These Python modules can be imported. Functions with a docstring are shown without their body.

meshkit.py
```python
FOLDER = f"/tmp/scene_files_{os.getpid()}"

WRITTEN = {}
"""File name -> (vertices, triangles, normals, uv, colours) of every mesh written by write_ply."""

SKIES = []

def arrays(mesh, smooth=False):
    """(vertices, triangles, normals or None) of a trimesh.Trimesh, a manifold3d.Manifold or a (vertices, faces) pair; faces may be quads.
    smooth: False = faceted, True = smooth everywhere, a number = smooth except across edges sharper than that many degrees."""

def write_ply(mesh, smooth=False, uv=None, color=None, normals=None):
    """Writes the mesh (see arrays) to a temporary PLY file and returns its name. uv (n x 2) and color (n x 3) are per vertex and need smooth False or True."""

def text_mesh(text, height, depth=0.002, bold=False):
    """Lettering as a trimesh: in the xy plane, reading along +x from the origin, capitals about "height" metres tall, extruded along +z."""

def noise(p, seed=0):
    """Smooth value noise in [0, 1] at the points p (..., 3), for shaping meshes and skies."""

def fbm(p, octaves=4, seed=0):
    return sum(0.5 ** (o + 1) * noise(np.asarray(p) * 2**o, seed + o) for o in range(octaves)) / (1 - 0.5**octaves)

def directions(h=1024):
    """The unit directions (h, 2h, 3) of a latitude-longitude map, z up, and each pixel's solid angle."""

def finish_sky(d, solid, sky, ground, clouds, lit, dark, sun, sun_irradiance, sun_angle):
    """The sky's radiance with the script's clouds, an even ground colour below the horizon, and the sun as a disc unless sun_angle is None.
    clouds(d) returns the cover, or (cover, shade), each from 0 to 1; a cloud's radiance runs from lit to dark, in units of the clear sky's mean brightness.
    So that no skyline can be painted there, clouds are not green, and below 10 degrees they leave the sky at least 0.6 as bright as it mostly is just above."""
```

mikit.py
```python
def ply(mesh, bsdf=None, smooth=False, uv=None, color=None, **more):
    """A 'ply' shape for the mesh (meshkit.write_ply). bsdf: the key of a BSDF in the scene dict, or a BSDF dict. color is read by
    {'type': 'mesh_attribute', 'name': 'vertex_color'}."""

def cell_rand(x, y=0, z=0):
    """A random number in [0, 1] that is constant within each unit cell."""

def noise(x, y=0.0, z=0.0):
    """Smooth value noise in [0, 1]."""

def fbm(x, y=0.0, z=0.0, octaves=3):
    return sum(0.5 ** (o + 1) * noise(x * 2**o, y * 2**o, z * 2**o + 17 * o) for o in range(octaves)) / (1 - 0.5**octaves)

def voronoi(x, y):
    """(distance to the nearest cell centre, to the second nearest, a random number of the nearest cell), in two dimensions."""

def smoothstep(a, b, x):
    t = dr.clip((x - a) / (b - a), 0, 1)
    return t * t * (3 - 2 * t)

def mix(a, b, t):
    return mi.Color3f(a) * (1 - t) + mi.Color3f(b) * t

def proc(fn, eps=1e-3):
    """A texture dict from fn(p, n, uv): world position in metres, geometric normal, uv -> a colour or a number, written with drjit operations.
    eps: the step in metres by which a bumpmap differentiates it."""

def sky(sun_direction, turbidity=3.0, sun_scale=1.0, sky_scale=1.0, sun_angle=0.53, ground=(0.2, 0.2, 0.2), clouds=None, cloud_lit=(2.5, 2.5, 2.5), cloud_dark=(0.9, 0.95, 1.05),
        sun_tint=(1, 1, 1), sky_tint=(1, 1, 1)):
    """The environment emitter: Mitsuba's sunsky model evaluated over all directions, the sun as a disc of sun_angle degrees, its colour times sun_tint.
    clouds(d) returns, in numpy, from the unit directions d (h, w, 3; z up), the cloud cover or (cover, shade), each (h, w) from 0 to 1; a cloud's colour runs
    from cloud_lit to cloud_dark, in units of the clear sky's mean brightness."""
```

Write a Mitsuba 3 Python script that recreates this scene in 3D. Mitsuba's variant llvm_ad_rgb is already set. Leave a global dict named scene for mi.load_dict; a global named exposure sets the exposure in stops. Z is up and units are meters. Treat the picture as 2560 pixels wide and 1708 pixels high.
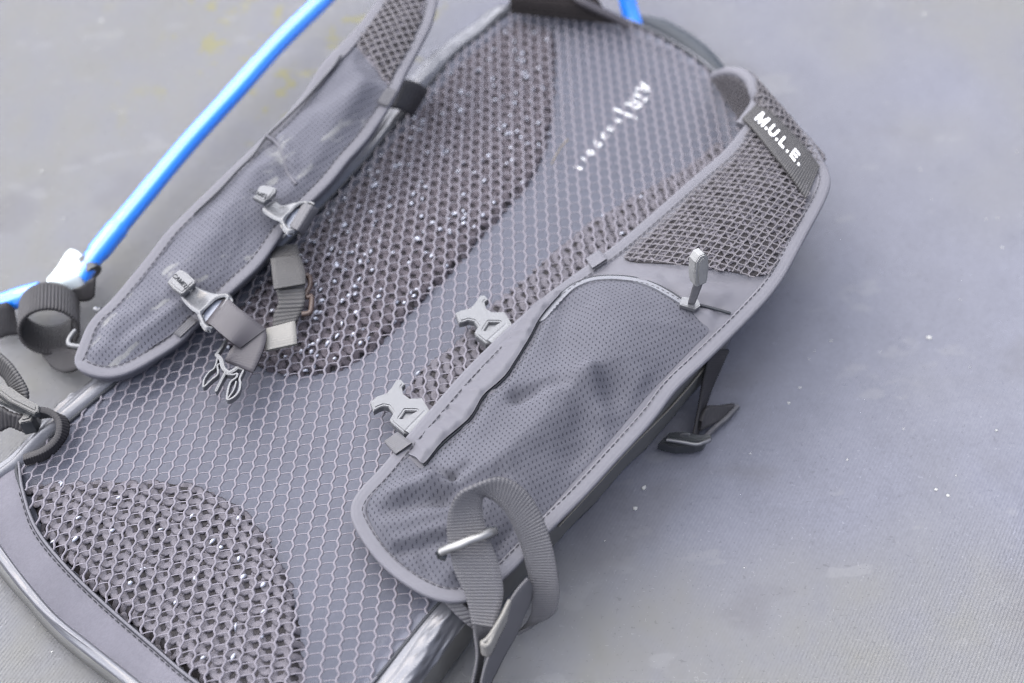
import math, random
import numpy as np
import trimesh, shapely
from shapely.geometry import Polygon, LineString
from scipy.spatial import Delaunay, cKDTree
from scipy.interpolate import RBFInterpolator
import drjit as dr
import mitsuba as mi
import mikit, meshkit
from mikit import proc, noise, fbm, smoothstep, mix

T = mi.ScalarTransform4f
random.seed(7)
rng = np.random.default_rng(7)

# ------------------------------------------------------------------ camera, daylight, exposure
PW, PH = 2560.0, 1708.0                      # the frame the tape measures below are read in
TILT = math.radians(35.0)                    # lens axis, from straight down
DIST, TANX = 0.66, math.tan(math.radians(20.0))
TARGET = np.array([0.0, 0.0, 0.035])
EYE = TARGET + DIST * np.array([0.0, -math.sin(TILT), math.cos(TILT)])
FWD = (TARGET - EYE) / DIST
UP = np.array([0.0, math.cos(TILT), math.sin(TILT)])
scene = {'type': 'scene'}
labels = {}
scene['camera'] = {'type': 'thinlens', 'fov': 40.0, 'fov_axis': 'x', 'near_clip': 0.02, 'far_clip': 60.0,
                   'aperture_radius': 0.0058, 'focus_distance': 0.620,
                   'to_world': T().look_at(origin=EYE.tolist(), target=TARGET.tolist(), up=UP.tolist())}
SUN = np.array([-0.50, 0.34, 0.80]) / np.linalg.norm([-0.50, 0.34, 0.80])

def overcast(d):
    """A closed cloud cover, thinner and brighter towards the veiled sun."""
    c = d @ SUN
    t = np.clip((c - 0.30) / 0.45, 0, 1)
    veil = meshkit.fbm(d * 2.3, 4, 3)
    return np.ones(c.shape), np.clip(1.0 - t * t * (3 - 2 * t) + 0.30 * (veil - 0.5), 0, 1)

scene['sky'] = mikit.sky(SUN.tolist(), turbidity=3, sun_scale=0.10, sun_angle=30, clouds=overcast,
                         cloud_lit=(8.8, 8.9, 9.5), cloud_dark=(0.90, 1.02, 1.42), ground=(0.16, 0.16, 0.17))
exposure = 3.1

# ------------------------------------------------------------------ measuring and mesh helpers
def at(x, y, z):
    """World point at height z under the mark (x, y) of the 2560 x 1708 survey."""
    x, y, z = np.broadcast_arrays(np.asarray(x, float), np.asarray(y, float), np.asarray(z, float))
    d = FWD + (x / PW * 2 - 1)[..., None] * TANX * np.array([1.0, 0, 0]) + (1 - y / PH * 2)[..., None] * TANX * PH / PW * UP
    return EYE + d * ((z - EYE[2]) / d[..., 2])[..., None]

def C(x0, y0, f, pts):
    return [(x0 + p[0] / f, y0 + p[1] / f) + tuple(p[2:]) for p in pts]

def D(pts):
    return C(0, 0, 2350 / 2560, pts)

def spline(P, n=8, closed=False):
    """Centripetal-free Catmull-Rom through the rows of P, n samples per span."""
    P = np.asarray(P, float)
    Q = np.vstack([P[-1], P, P[0], P[1]]) if closed else np.vstack([2 * P[0] - P[1], P, 2 * P[-1] - P[-2]])
    t = np.linspace(0, 1, n, endpoint=False)[:, None]
    out = []
    for a, b, c, d in zip(Q[:-3], Q[1:-2], Q[2:-1], Q[3:]):
        out.append(0.5 * (2 * b + (c - a) * t + (2 * a - 5 * b + 4 * c - d) * t ** 2 + (3 * b - a - 3 * c + d) * t ** 3))
    if not closed:
        out.append(P[-1:])
    return np.vstack(out)

def resample(P, step=None, n=None):
    s = np.r_[0, np.cumsum(np.linalg.norm(np.diff(P, axis=0), axis=1))]
    n = n or max(2, int(round(s[-1] / step)) + 1)
    q = np.linspace(0, s[-1], n)
    return np.stack([np.interp(q, s, P[:, k]) for k in range(P.shape[1])], 1)

def unit(v):
    return v / np.maximum(np.linalg.norm(v, axis=-1, keepdims=True), 1e-12)

class Surf:
    """A height field over the ground plan, through measured points (x, y, z) of the survey, plus an optional relief f(X, Y)."""
    def __init__(self, pts, extra=None, smoothing=1e-9):
        p = np.asarray(pts, float)
        w = at(p[:, 0], p[:, 1], p[:, 2])
        self.f = RBFInterpolator(w[:, :2], w[:, 2], kernel='thin_plate_spline', smoothing=smoothing)
        self.extra = extra
    def z(self, X, Y):
        X, Y = np.broadcast_arrays(np.asarray(X, float), np.asarray(Y, float))
        z = self.f(np.stack([X.ravel(), Y.ravel()], 1)).reshape(X.shape)
        return z + self.extra(X, Y) if self.extra else z
    def plus(self, g):
        s = object.__new__(Surf)
        s.f = self.f
        s.extra = (lambda X, Y: self.extra(X, Y) + g(X, Y)) if self.extra else g
        return s
    def on(self, x, y):
        z = np.full(np.shape(x), 0.04)
        for _ in range(6):
            p = at(x, y, z)
            z = self.z(p[..., 0], p[..., 1])
        return at(x, y, z)
    def line(self, pts, n=6, closed=False):
        q = spline([p[:2] for p in pts], n, closed)
        return self.on(q[:, 0], q[:, 1])

def plan(line):
    g = Polygon(line[:, :2]).buffer(0)
    return max(getattr(g, "geoms", [g]), key=lambda q: q.area)

def edge_dist(poly, X, Y):
    return shapely.distance(shapely.points(np.asarray(X), np.asarray(Y)), poly.boundary)

def ramp(a, b, x):
    t = np.clip((x - a) / (b - a), 0, 1)
    return t * t * (3 - 2 * t)

def fb(X, Y, s, seed=0, octaves=3):
    return meshkit.fbm(np.stack([np.asarray(X) * s, np.asarray(Y) * s, np.zeros_like(np.asarray(X)) + 3.3], -1), octaves, seed) - 0.5

def grid_faces(n, m, close_u=False, close_v=False, base=0):
    i, j = np.meshgrid(np.arange(n if close_u else n - 1), np.arange(m if close_v else m - 1), indexing='ij')
    a = i * m + j; b = i * m + (j + 1) % m; c = ((i + 1) % n) * m + (j + 1) % m; d = ((i + 1) % n) * m + j
    a, b, c, d = (q.ravel() for q in (a, b, c, d))
    return np.vstack([np.stack([a, d, c], 1), np.stack([a, c, b], 1)]) + base

def join(parts):
    V, F, UV, k = [], [], [], 0
    for p in parts:
        v, f = np.asarray(p[0]), np.asarray(p[1])
        V.append(v); F.append(f + k); k += len(v)
        UV.append(np.asarray(p[2]) if len(p) > 2 and p[2] is not None else v[:, :2])
    return np.vstack(V), np.vstack(F), np.vstack(UV)

def slab_tri(V, F, N, thick, uv):
    """Solid from an open sheet (V, F) with upward normals N: top, bottom and rim, each with its own vertices."""
    B = V - N * thick
    e = np.vstack([F[:, [0, 1]], F[:, [1, 2]], F[:, [2, 0]]])
    key = np.sort(e, 1)
    _, first, cnt = np.unique(key, axis=0, return_index=True, return_counts=True)
    e = e[first[cnt == 1]]
    n = len(e)
    rim_v = np.vstack([V[e[:, 0]], V[e[:, 1]], B[e[:, 0]], B[e[:, 1]]])
    k = np.arange(n)
    rim_f = np.vstack([np.stack([k, k + 2 * n, k + n], 1), np.stack([k + n, k + 2 * n, k + 3 * n], 1)])
    rim_uv = np.vstack([uv[e[:, 0]], uv[e[:, 1]], uv[e[:, 0]], uv[e[:, 1]]])
    return join([(V, F, uv), (B, F[:, ::-1], uv), (rim_v, rim_f, rim_uv)])

def face_normals_to_vertices(V, F):
    n = np.cross(V[F[:, 1]] - V[F[:, 0]], V[F[:, 2]] - V[F[:, 0]])
    N = np.zeros_like(V)
    for k in range(3):
        np.add.at(N, F[:, k], n)
    return unit(N)

def sheet(outline, surf, step=0.0018, thick=0.0015, axis=0.0, holes=()):
    """Cloth laid over surf inside the plan polygon `outline` (n x 2 or 3 world points). uv = plan metres turned by axis degrees."""
    poly = outline if isinstance(outline, shapely.Geometry) else Polygon(np.asarray(outline)[:, :2]).buffer(0)
    if poly.geom_type != 'Polygon':
        poly = max(poly.geoms, key=lambda g: g.area)
    b = np.vstack([resample(np.asarray(r.coords), step)[:-1] for r in (poly.exterior, *poly.interiors)])
    x0, y0, x1, y1 = poly.bounds
    X, Y = np.meshgrid(np.arange(x0, x1, step), np.arange(y0, y1, step * 0.87))
    X = X + (np.arange(X.shape[0]) % 2)[:, None] * step / 2
    inner = np.stack([X.ravel(), Y.ravel()], 1)
    keep = shapely.contains_xy(poly.buffer(-step * 0.45), inner[:, 0], inner[:, 1])
    P = np.vstack([b, inner[keep]])
    tri = Delaunay(P).simplices
    c = P[tri].mean(1)
    tri = tri[shapely.contains_xy(poly, c[:, 0], c[:, 1])]
    V = np.c_[P, surf.z(P[:, 0], P[:, 1])]
    n = np.cross(V[tri[:, 1]] - V[tri[:, 0]], V[tri[:, 2]] - V[tri[:, 0]])
    tri[n[:, 2] < 0] = tri[n[:, 2] < 0][:, ::-1]
    a = math.radians(axis)
    uv = np.stack([P[:, 0] * math.cos(a) + P[:, 1] * math.sin(a), -P[:, 0] * math.sin(a) + P[:, 1] * math.cos(a)], 1)
    used = np.unique(tri)
    remap = np.full(len(V), -1); remap[used] = np.arange(len(used))
    V, tri, uv = V[used], remap[tri], uv[used]
    return slab_tri(V, tri, face_normals_to_vertices(V, tri), thick, uv)

def sweep(path, side, up, sec, closed=False, cap=True):
    """Section points sec (k x 2, in metres along side and up) carried along path."""
    path, side, up = np.asarray(path), np.asarray(side), np.asarray(up)
    sec = np.asarray(sec)
    if sec.ndim == 2:
        sec = np.broadcast_to(sec, (len(path),) + sec.shape)
    V = path[:, None] + sec[..., :1] * side[:, None] + sec[..., 1:] * up[:, None]
    n, k = V.shape[:2]
    s = np.r_[0, np.cumsum(np.linalg.norm(np.diff(path, axis=0), axis=1))]
    around = np.linspace(0, 1, k, endpoint=False)
    per = np.linalg.norm(sec[0] - np.roll(sec[0], 1, 0), axis=1).sum()
    uv = np.stack(np.broadcast_arrays(s[:, None], around[None] * per), -1).reshape(-1, 2)
    F = grid_faces(n, k, closed, True)
    parts = [(V.reshape(-1, 3), F, uv)]
    if cap and not closed:
        for i, fl in ((0, False), (n - 1, True)):
            c = V[i].mean(0)
            vv = np.vstack([c, V[i]])
            j = np.arange(k)
            ff = np.stack([np.zeros(k, int), j + 1, (j + 1) % k + 1], 1)
            parts.append((vv, ff[:, ::-1] if fl else ff, np.zeros((k + 1, 2))))
    return join(parts)

def frames(path, hint=(0, 0, 1.0), closed=False):
    t = unit(np.gradient(path, axis=0)) if not closed else unit(np.roll(path, -1, 0) - np.roll(path, 1, 0))
    h = np.broadcast_to(np.asarray(hint, float), path.shape)
    side = unit(np.cross(t, h))
    up = np.cross(side, t)
    return t, side, up

def ring(a, b=None, k=10, power=1.0):
    b = a if b is None else b
    w = np.linspace(0, 2 * math.pi, k, endpoint=False)
    c, s = np.cos(w), np.sin(w)
    return np.stack([a * np.sign(c) * np.abs(c) ** power, b * np.sign(s) * np.abs(s) ** power], 1)

def tube(path, r, k=12, hint=(0, 0, 1.0), cap=True, b=None):
    path = np.asarray(path, float)
    _, side, up = frames(path, hint)
    sec = ring(1.0, 1.0, k)
    r = np.broadcast_to(np.asarray(r, float), (len(path),))
    rb = r if b is None else np.broadcast_to(np.asarray(b, float), (len(path),))
    secs = np.stack([sec[None, :, 0] * r[:, None], sec[None, :, 1] * rb[:, None]], -1)
    return sweep(path, side, up, secs, cap=cap)

def webbing(L, R, thick=0.0014, pitch=0.00130, amp=0.00055, fine=0.0002, nt=7, n=8, crown=0.0):
    """Woven strap between its two edge lines (m x 3 world points), with cross ribs on both faces."""
    L, R = spline(L, n), spline(R, n)
    mid = (L + R) / 2
    s = np.r_[0, np.cumsum(np.linalg.norm(np.diff(mid, axis=0), axis=1))]
    q = np.linspace(0, s[-1], max(8, int(s[-1] / fine)))
    L, R = (np.stack([np.interp(q, s, A[:, k]) for k in range(3)], 1) for A in (L, R))
    t = np.linspace(0, 1, nt)
    G = L[:, None] * (1 - t)[None, :, None] + R[:, None] * t[None, :, None]
    N = unit(np.cross(np.gradient(G, axis=0), np.gradient(G, axis=1)))
    ribs = amp * (np.abs(np.sin(math.pi * q / pitch)) - 0.6)[:, None, None]
    top = G + N * (thick / 2 + ribs + crown * (1 - (2 * t - 1) ** 2)[None, :, None])
    bot = G - N * (thick / 2 + ribs * 0.8)
    V = np.concatenate([top, bot[:, ::-1]], 1)
    m = V.shape[1]
    uv = np.stack(np.broadcast_arrays(q[:, None], np.r_[t, t[::-1]][None] * np.linalg.norm(R - L, axis=1).mean()), -1).reshape(-1, 2)
    V = V.reshape(-1, 3)
    A = grid_faces(len(q), m, False, True)
    return V, A, uv

def wpts(pts):
    p = np.asarray(pts, float)
    return at(p[:, 0], p[:, 1], p[:, 2])

def stitches(line, surf_up=(0, 0, 1.0), gap=0.0034, length=0.0024, r=0.00028, lift=0.0002):
    P = resample(np.asarray(line), gap)
    t = unit(np.gradient(P, axis=0))
    sec = np.array([(-.5, 0), (-.3, .8), (.3, .8), (.5, 0)])
    parts = []
    upv = np.asarray(surf_up, float)
    for p, d in zip(P[:-1], t[:-1]):
        side = unit(np.cross(d, upv)); up = np.cross(side, d)
        ring4 = [side * r, up * r, -side * r, -up * r]
        V = np.array([p + d * length * a + up * (lift + r * (0.9 - 3.0 * a * a)) + q * w for a, w in ((-.5, .5), (0, 1.0), (.5, .5)) for q in ring4])
        parts.append((V, grid_faces(3, 4, False, True)))
    return join(parts)

def hexnet(region, zf, p, h, amp, r1, r2, angle=0.0, flat=1.0, k1=6, k2=5, per=8, lift=0.0, jitter=0.0, warp=None):
    """Knotted netting: wavy strands a pitch p apart with links between them, over zf inside the plan polygon region."""
    a = math.radians(angle)
    cx, cy = region.centroid.x, region.centroid.y
    x0, y0, x1, y1 = region.bounds
    rad = math.hypot(x1 - x0, y1 - y0) / 2 + 2 * p
    prep = region; shapely.prepare(prep)
    def to_plan(u, v):
        X, Y = cx + u * math.cos(a) - v * math.sin(a), cy + u * math.sin(a) + v * math.cos(a)
        if warp is not None:
            dx, dy = warp(X, Y)
            X, Y = X + dx, Y + dy
        return X, Y
    ns = int(rad / p) + 1
    vs = np.arange(-rad, rad, h / per)
    ph = np.clip(1.2 * np.sin(2 * math.pi * vs / h), -1, 1)
    runs, links = [], []
    for i in range(-ns, ns + 1):
        sg = 1 if i % 2 else -1
        X, Y = to_plan(i * p + amp * sg * ph, vs)
        ok = shapely.contains_xy(prep, X, Y)
        idx = np.flatnonzero(ok)
        if len(idx):
            for run in np.split(idx, np.flatnonzero(np.diff(idx) > 1) + 1):
                if len(run) > 3:
                    runs.append(np.stack([X[run], Y[run]], 1))
        vk = (np.arange(-int(rad / h), int(rad / h)) + (0.25 if sg > 0 else 0.75)) * h
        t = np.linspace(0, 1, 5)
        U = i * p + amp + (p - 2 * amp) * t[None] + 0 * vk[:, None]
        Vv = vk[:, None] + h * 0.06 * np.sin(math.pi * t)[None] + (rng.normal(0, jitter, (len(vk), 1)) if jitter else 0)
        X, Y = to_plan(U, Vv)
        ok = shapely.contains_xy(prep, X, Y).all(1)
        for x, y in zip(X[ok], Y[ok]):
            links.append(np.stack([x, y], 1))
    allp = np.vstack(runs + links)
    z = zf(allp[:, 0], allp[:, 1]) + lift
    P3 = np.c_[allp, z]
    parts, k = [], 0
    for j, run in enumerate(runs + links):
        q = P3[k:k + len(run)]; k += len(run)
        big = j < len(runs)
        _, side, up = frames(q)
        w = np.linspace(0, 2 * math.pi, k1 if big else k2, endpoint=False)
        r = r1 if big else r2
        sec = np.stack([r * np.cos(w), r * flat * np.sin(w)], 1)
        V = q[:, None] + sec[None, :, :1] * side[:, None] + sec[None, :, 1:] * up[:, None] - (0 if big else np.array([0, 0, r1 * 0.3]))
        parts.append((V.reshape(-1, 3), grid_faces(len(q), len(w), False, True)))
    return join(parts)

def stack_extrude(poly, z0, h, b=0.0006, steps=3):
    """A plan polygon raised from z0 by h with a rounded upper edge."""
    parts = []
    def add(g, a, c):
        for q in getattr(g, 'geoms', [g]):
            if q.area > 1e-9:
                m = trimesh.creation.extrude_polygon(q, c - a, engine='earcut')
                v = np.array(m.vertices); v[:, 2] += a
                parts.append((v, np.array(m.faces)))
    add(poly, z0, z0 + h - b)
    for i in range(steps):
        a0, a1 = i / steps, (i + 1) / steps
        add(poly.buffer(-b * (1 - math.sqrt(max(0, 1 - a1 * a1))) * 0.999), z0 + h - b + b * a0 - 1e-5, z0 + h - b + b * a1)
    return join(parts)

def move(mesh, M):
    v = np.asarray(mesh[0]) @ np.asarray(M)[:3, :3].T + np.asarray(M)[:3, 3]
    return (v,) + tuple(mesh[1:])

def frame(o, x, n):
    """Matrix with local x along x, local z along n, at o."""
    n = unit(np.asarray(n, float)); x = np.asarray(x, float); x = unit(x - n * (x @ n)); y = np.cross(n, x)
    M = np.eye(4); M[:3, 0], M[:3, 1], M[:3, 2], M[:3, 3] = x, y, n, o
    return M

def lettering(text, height, depth, o, x, n, bold=True, center=True):
    m = meshkit.text_mesh(text, height, depth, bold)
    v = np.array(m.vertices)
    if center:
        v[:, 0] -= (v[:, 0].min() + v[:, 0].max()) / 2; v[:, 1] -= height / 2
    return move((v, np.array(m.faces)), frame(o, x, n))

def put(key, mesh, bsdf, smooth=True, label=None, **kw):
    base, n = key, 0
    while key in scene:
        n += 1
        key = f'{base}_{n:03d}'
    uv = mesh[2] if len(mesh) > 2 and mesh[2] is not None else None
    if smooth is True or smooth is False:
        scene[key] = mikit.ply((mesh[0], mesh[1]), bsdf, smooth=smooth, uv=uv)
    else:
        scene[key] = mikit.ply((mesh[0], mesh[1]), bsdf, smooth=smooth)
    if label:
        labels[key] = {'label': label}
    if kw:
        labels.setdefault(key, {}).update(kw)
    return key

def strip_net(L, R, bsdf_lift, **kw):
    """Netting laid over the ruled surface between two edge lines, bsdf_lift above it."""
    L, R = spline(L, 8), spline(R, 8)
    s = np.r_[0, np.cumsum(np.linalg.norm(np.diff((L + R) / 2, axis=0), axis=1))]
    wd = np.linalg.norm(R - L, axis=1).mean()
    V, F, UV = hexnet(shapely.box(0, 0, s[-1], wd), lambda X, Y: 0 * X, **kw)
    def S(a, b):
        l = np.stack([np.interp(a, s, L[:, k]) for k in range(3)], 1); r = np.stack([np.interp(a, s, R[:, k]) for k in range(3)], 1)
        return l + (r - l) * (b / wd)[:, None]
    e = 2e-4
    P = S(V[:, 0], V[:, 1])
    N = unit(np.cross(S(V[:, 0] + e, V[:, 1]) - S(V[:, 0] - e, V[:, 1]), S(V[:, 0], V[:, 1] + e) - S(V[:, 0], V[:, 1] - e)))
    return P + N * (V[:, 2] + bsdf_lift)[:, None], F, UV

# ------------------------------------------------------------------ materials
DYE = 0.62      # depth of the dark grey dye that the cloth, net and webbing share

def dyed(fn):
    return proc(lambda p, n, uv: fn(p, n, uv) * DYE)

def dark(*c):
    return tuple(DYE * v for v in c)

def pr(color, rough, spec=0.5, metallic=0.0, sheen=0.0, bump=None, scale=1.0, two=True, **more):
    b = {'type': 'principled', 'roughness': rough, 'specular': spec, 'metallic': metallic, **more,
         'base_color': color if isinstance(color, dict) else {'type': 'rgb', 'value': list(color)}}
    if sheen:
        b['sheen'] = sheen
    if bump is not None:
        b = {'type': 'bumpmap', 'arbitrary': bump, 'scale': scale, 'bsdf': b}
    return {'type': 'twosided', 'bsdf': b} if two else b

def twill(p):
    return 0.5 + 0.5 * dr.sin(2 * math.pi * ((p.x * 0.876 - p.y * 0.48) / 0.00150 + 0.12 * noise(p.x * 300, p.y * 300, 0.0)))

def canvas_color(p, n, uv):
    blotch = fbm(p.x * 9, p.y * 9, 1.0, 4)
    dust = fbm(p.x * 80, p.y * 64, 4.0, 4)
    base = mix((0.148, 0.152, 0.184), (0.174, 0.177, 0.204), blotch)
    base = base * (0.96 + 0.07 * twill(p)) * (0.93 + 0.14 * dust) * (0.94 + 0.12 * noise(p.x * 900, p.y * 900, 2.0))
    # dried dusty film in patches, thicker on one half of the cloth
    worn = smoothstep(0.38, 0.64, fbm(p.x * 5 + 3, p.y * 5, 9.0, 4) + 0.26 * smoothstep(0.06, -0.22, p.x))
    base = mix(base, (0.166, 0.165, 0.161), 0.85 * worn * (0.55 + 0.9 * dust))
    # yellow-green algae specks along the far left part
    zone = smoothstep(0.13, 0.215, p.y + 0.05 * (fbm(p.x * 15, p.y * 15, 8.0, 2) - 0.5)) * smoothstep(0.02, -0.08, p.x) * smoothstep(-0.27, -0.16, p.x)
    sp = smoothstep(0.60, 0.72, 0.4 * fbm(p.x * 45, p.y * 45, 2.0, 3) + 0.6 * fbm(p.x * 150, p.y * 150, 6.0, 3)) * zone
    base = mix(base, (0.20, 0.185, 0.060), 0.6 * sp)
    # scuffs and darker creased stains
    scuff = smoothstep(0.70, 0.80, fbm(p.x * 40 + p.y * 18, p.y * 90 - p.x * 20, 7.0, 4))
    base = mix(base, (0.24, 0.24, 0.245), 0.26 * scuff)
    grit = fbm(p.x * 700 + 2 * noise(p.x * 300, p.y * 300, 1.0), p.y * 700, 11.0, 2)
    base = base * (1 + 0.22 * smoothstep(0.80, 0.92, grit) - 0.16 * smoothstep(0.22, 0.10, grit))
    mud = smoothstep(0.60, 0.75, fbm(p.x * 16 + 7.3, p.y * 24 - 2.1, 5.0, 4))
    return mix(base, (0.125, 0.122, 0.130), 0.40 * mud)

def canvas_relief(p, n, uv):
    return twill(p) + 1.2 * noise(p.x * 700, p.y * 700, 0.0)

def ripstop_with(chalky, tone=1.0):
    def ripstop(p, n, uv):
        u, v = uv.x / 0.00200, uv.y / 0.00228
        du, dv = u - dr.floor(u) - 0.5, v - dr.floor(v) - 0.5
        dot = smoothstep(0.27, 0.15, dr.sqrt(dr.square(du * 1.2 - dv * 0.45) + dr.square(dv * 0.85)))
        weave = 0.92 + 0.16 * noise(uv.x * 3000, uv.y * 3000, 0.0)
        c = tone * mi.Color3f(0.150, 0.151, 0.178) * weave * (0.93 + 0.14 * fbm(uv.x * 60, uv.y * 60, 0.0, 3))
        c = mix(c, (0.030, 0.031, 0.042), dot * 0.85)
        if chalky:
            sm = smoothstep(0.66, 0.80, fbm(uv.x * 90, uv.y * 260, 6.0, 4)) * smoothstep(0.52, 0.66, fbm(uv.x * 24, uv.y * 24, 3.0, 2))
            c = mix(c, (0.24, 0.24, 0.23), 0.55 * sm)
        return c
    return ripstop

def ribbed(p, n, uv):
    return 0.5 + 0.5 * dr.sin(2 * math.pi * uv.y / 0.0011)

def twill_relief(p, n, uv):
    return 0.5 + 0.5 * dr.sin(2 * math.pi * (uv.x + uv.y * 0.55) / 0.00085)

def base_panel_color(p, n, uv):
    g = 0.94 + 0.12 * noise(p.x * 1500, p.y * 1500, 0.0)
    return mi.Color3f(0.092, 0.097, 0.128) * g * (0.92 + 0.16 * fbm(p.x * 40, p.y * 40, 0.0, 3))

def pad_color(p, n, uv):
    return mix((0.014, 0.012, 0.013), (0.050, 0.044, 0.048), fbm(p.x * 300, p.y * 300, 0.0, 3))

def hem_color(p, n, uv):
    g = 0.93 + 0.14 * noise(uv.x * 1300, uv.y * 2200, 0.0)
    return mi.Color3f(0.136, 0.132, 0.152) * g * (0.90 + 0.20 * fbm(p.x * 50, p.y * 50, 3.0, 4)) 

def shell_relief(p, n, uv):
    return fbm(p.x * 120, p.y * 120, p.z * 160, 4)

def thread_color(p, n, uv):
    tw = 0.90 + 0.2 * noise(p.x * 2600 + p.y * 1500, p.y * 2600, p.z * 1500)
    return mi.Color3f(0.168, 0.157, 0.180) * tw

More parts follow.
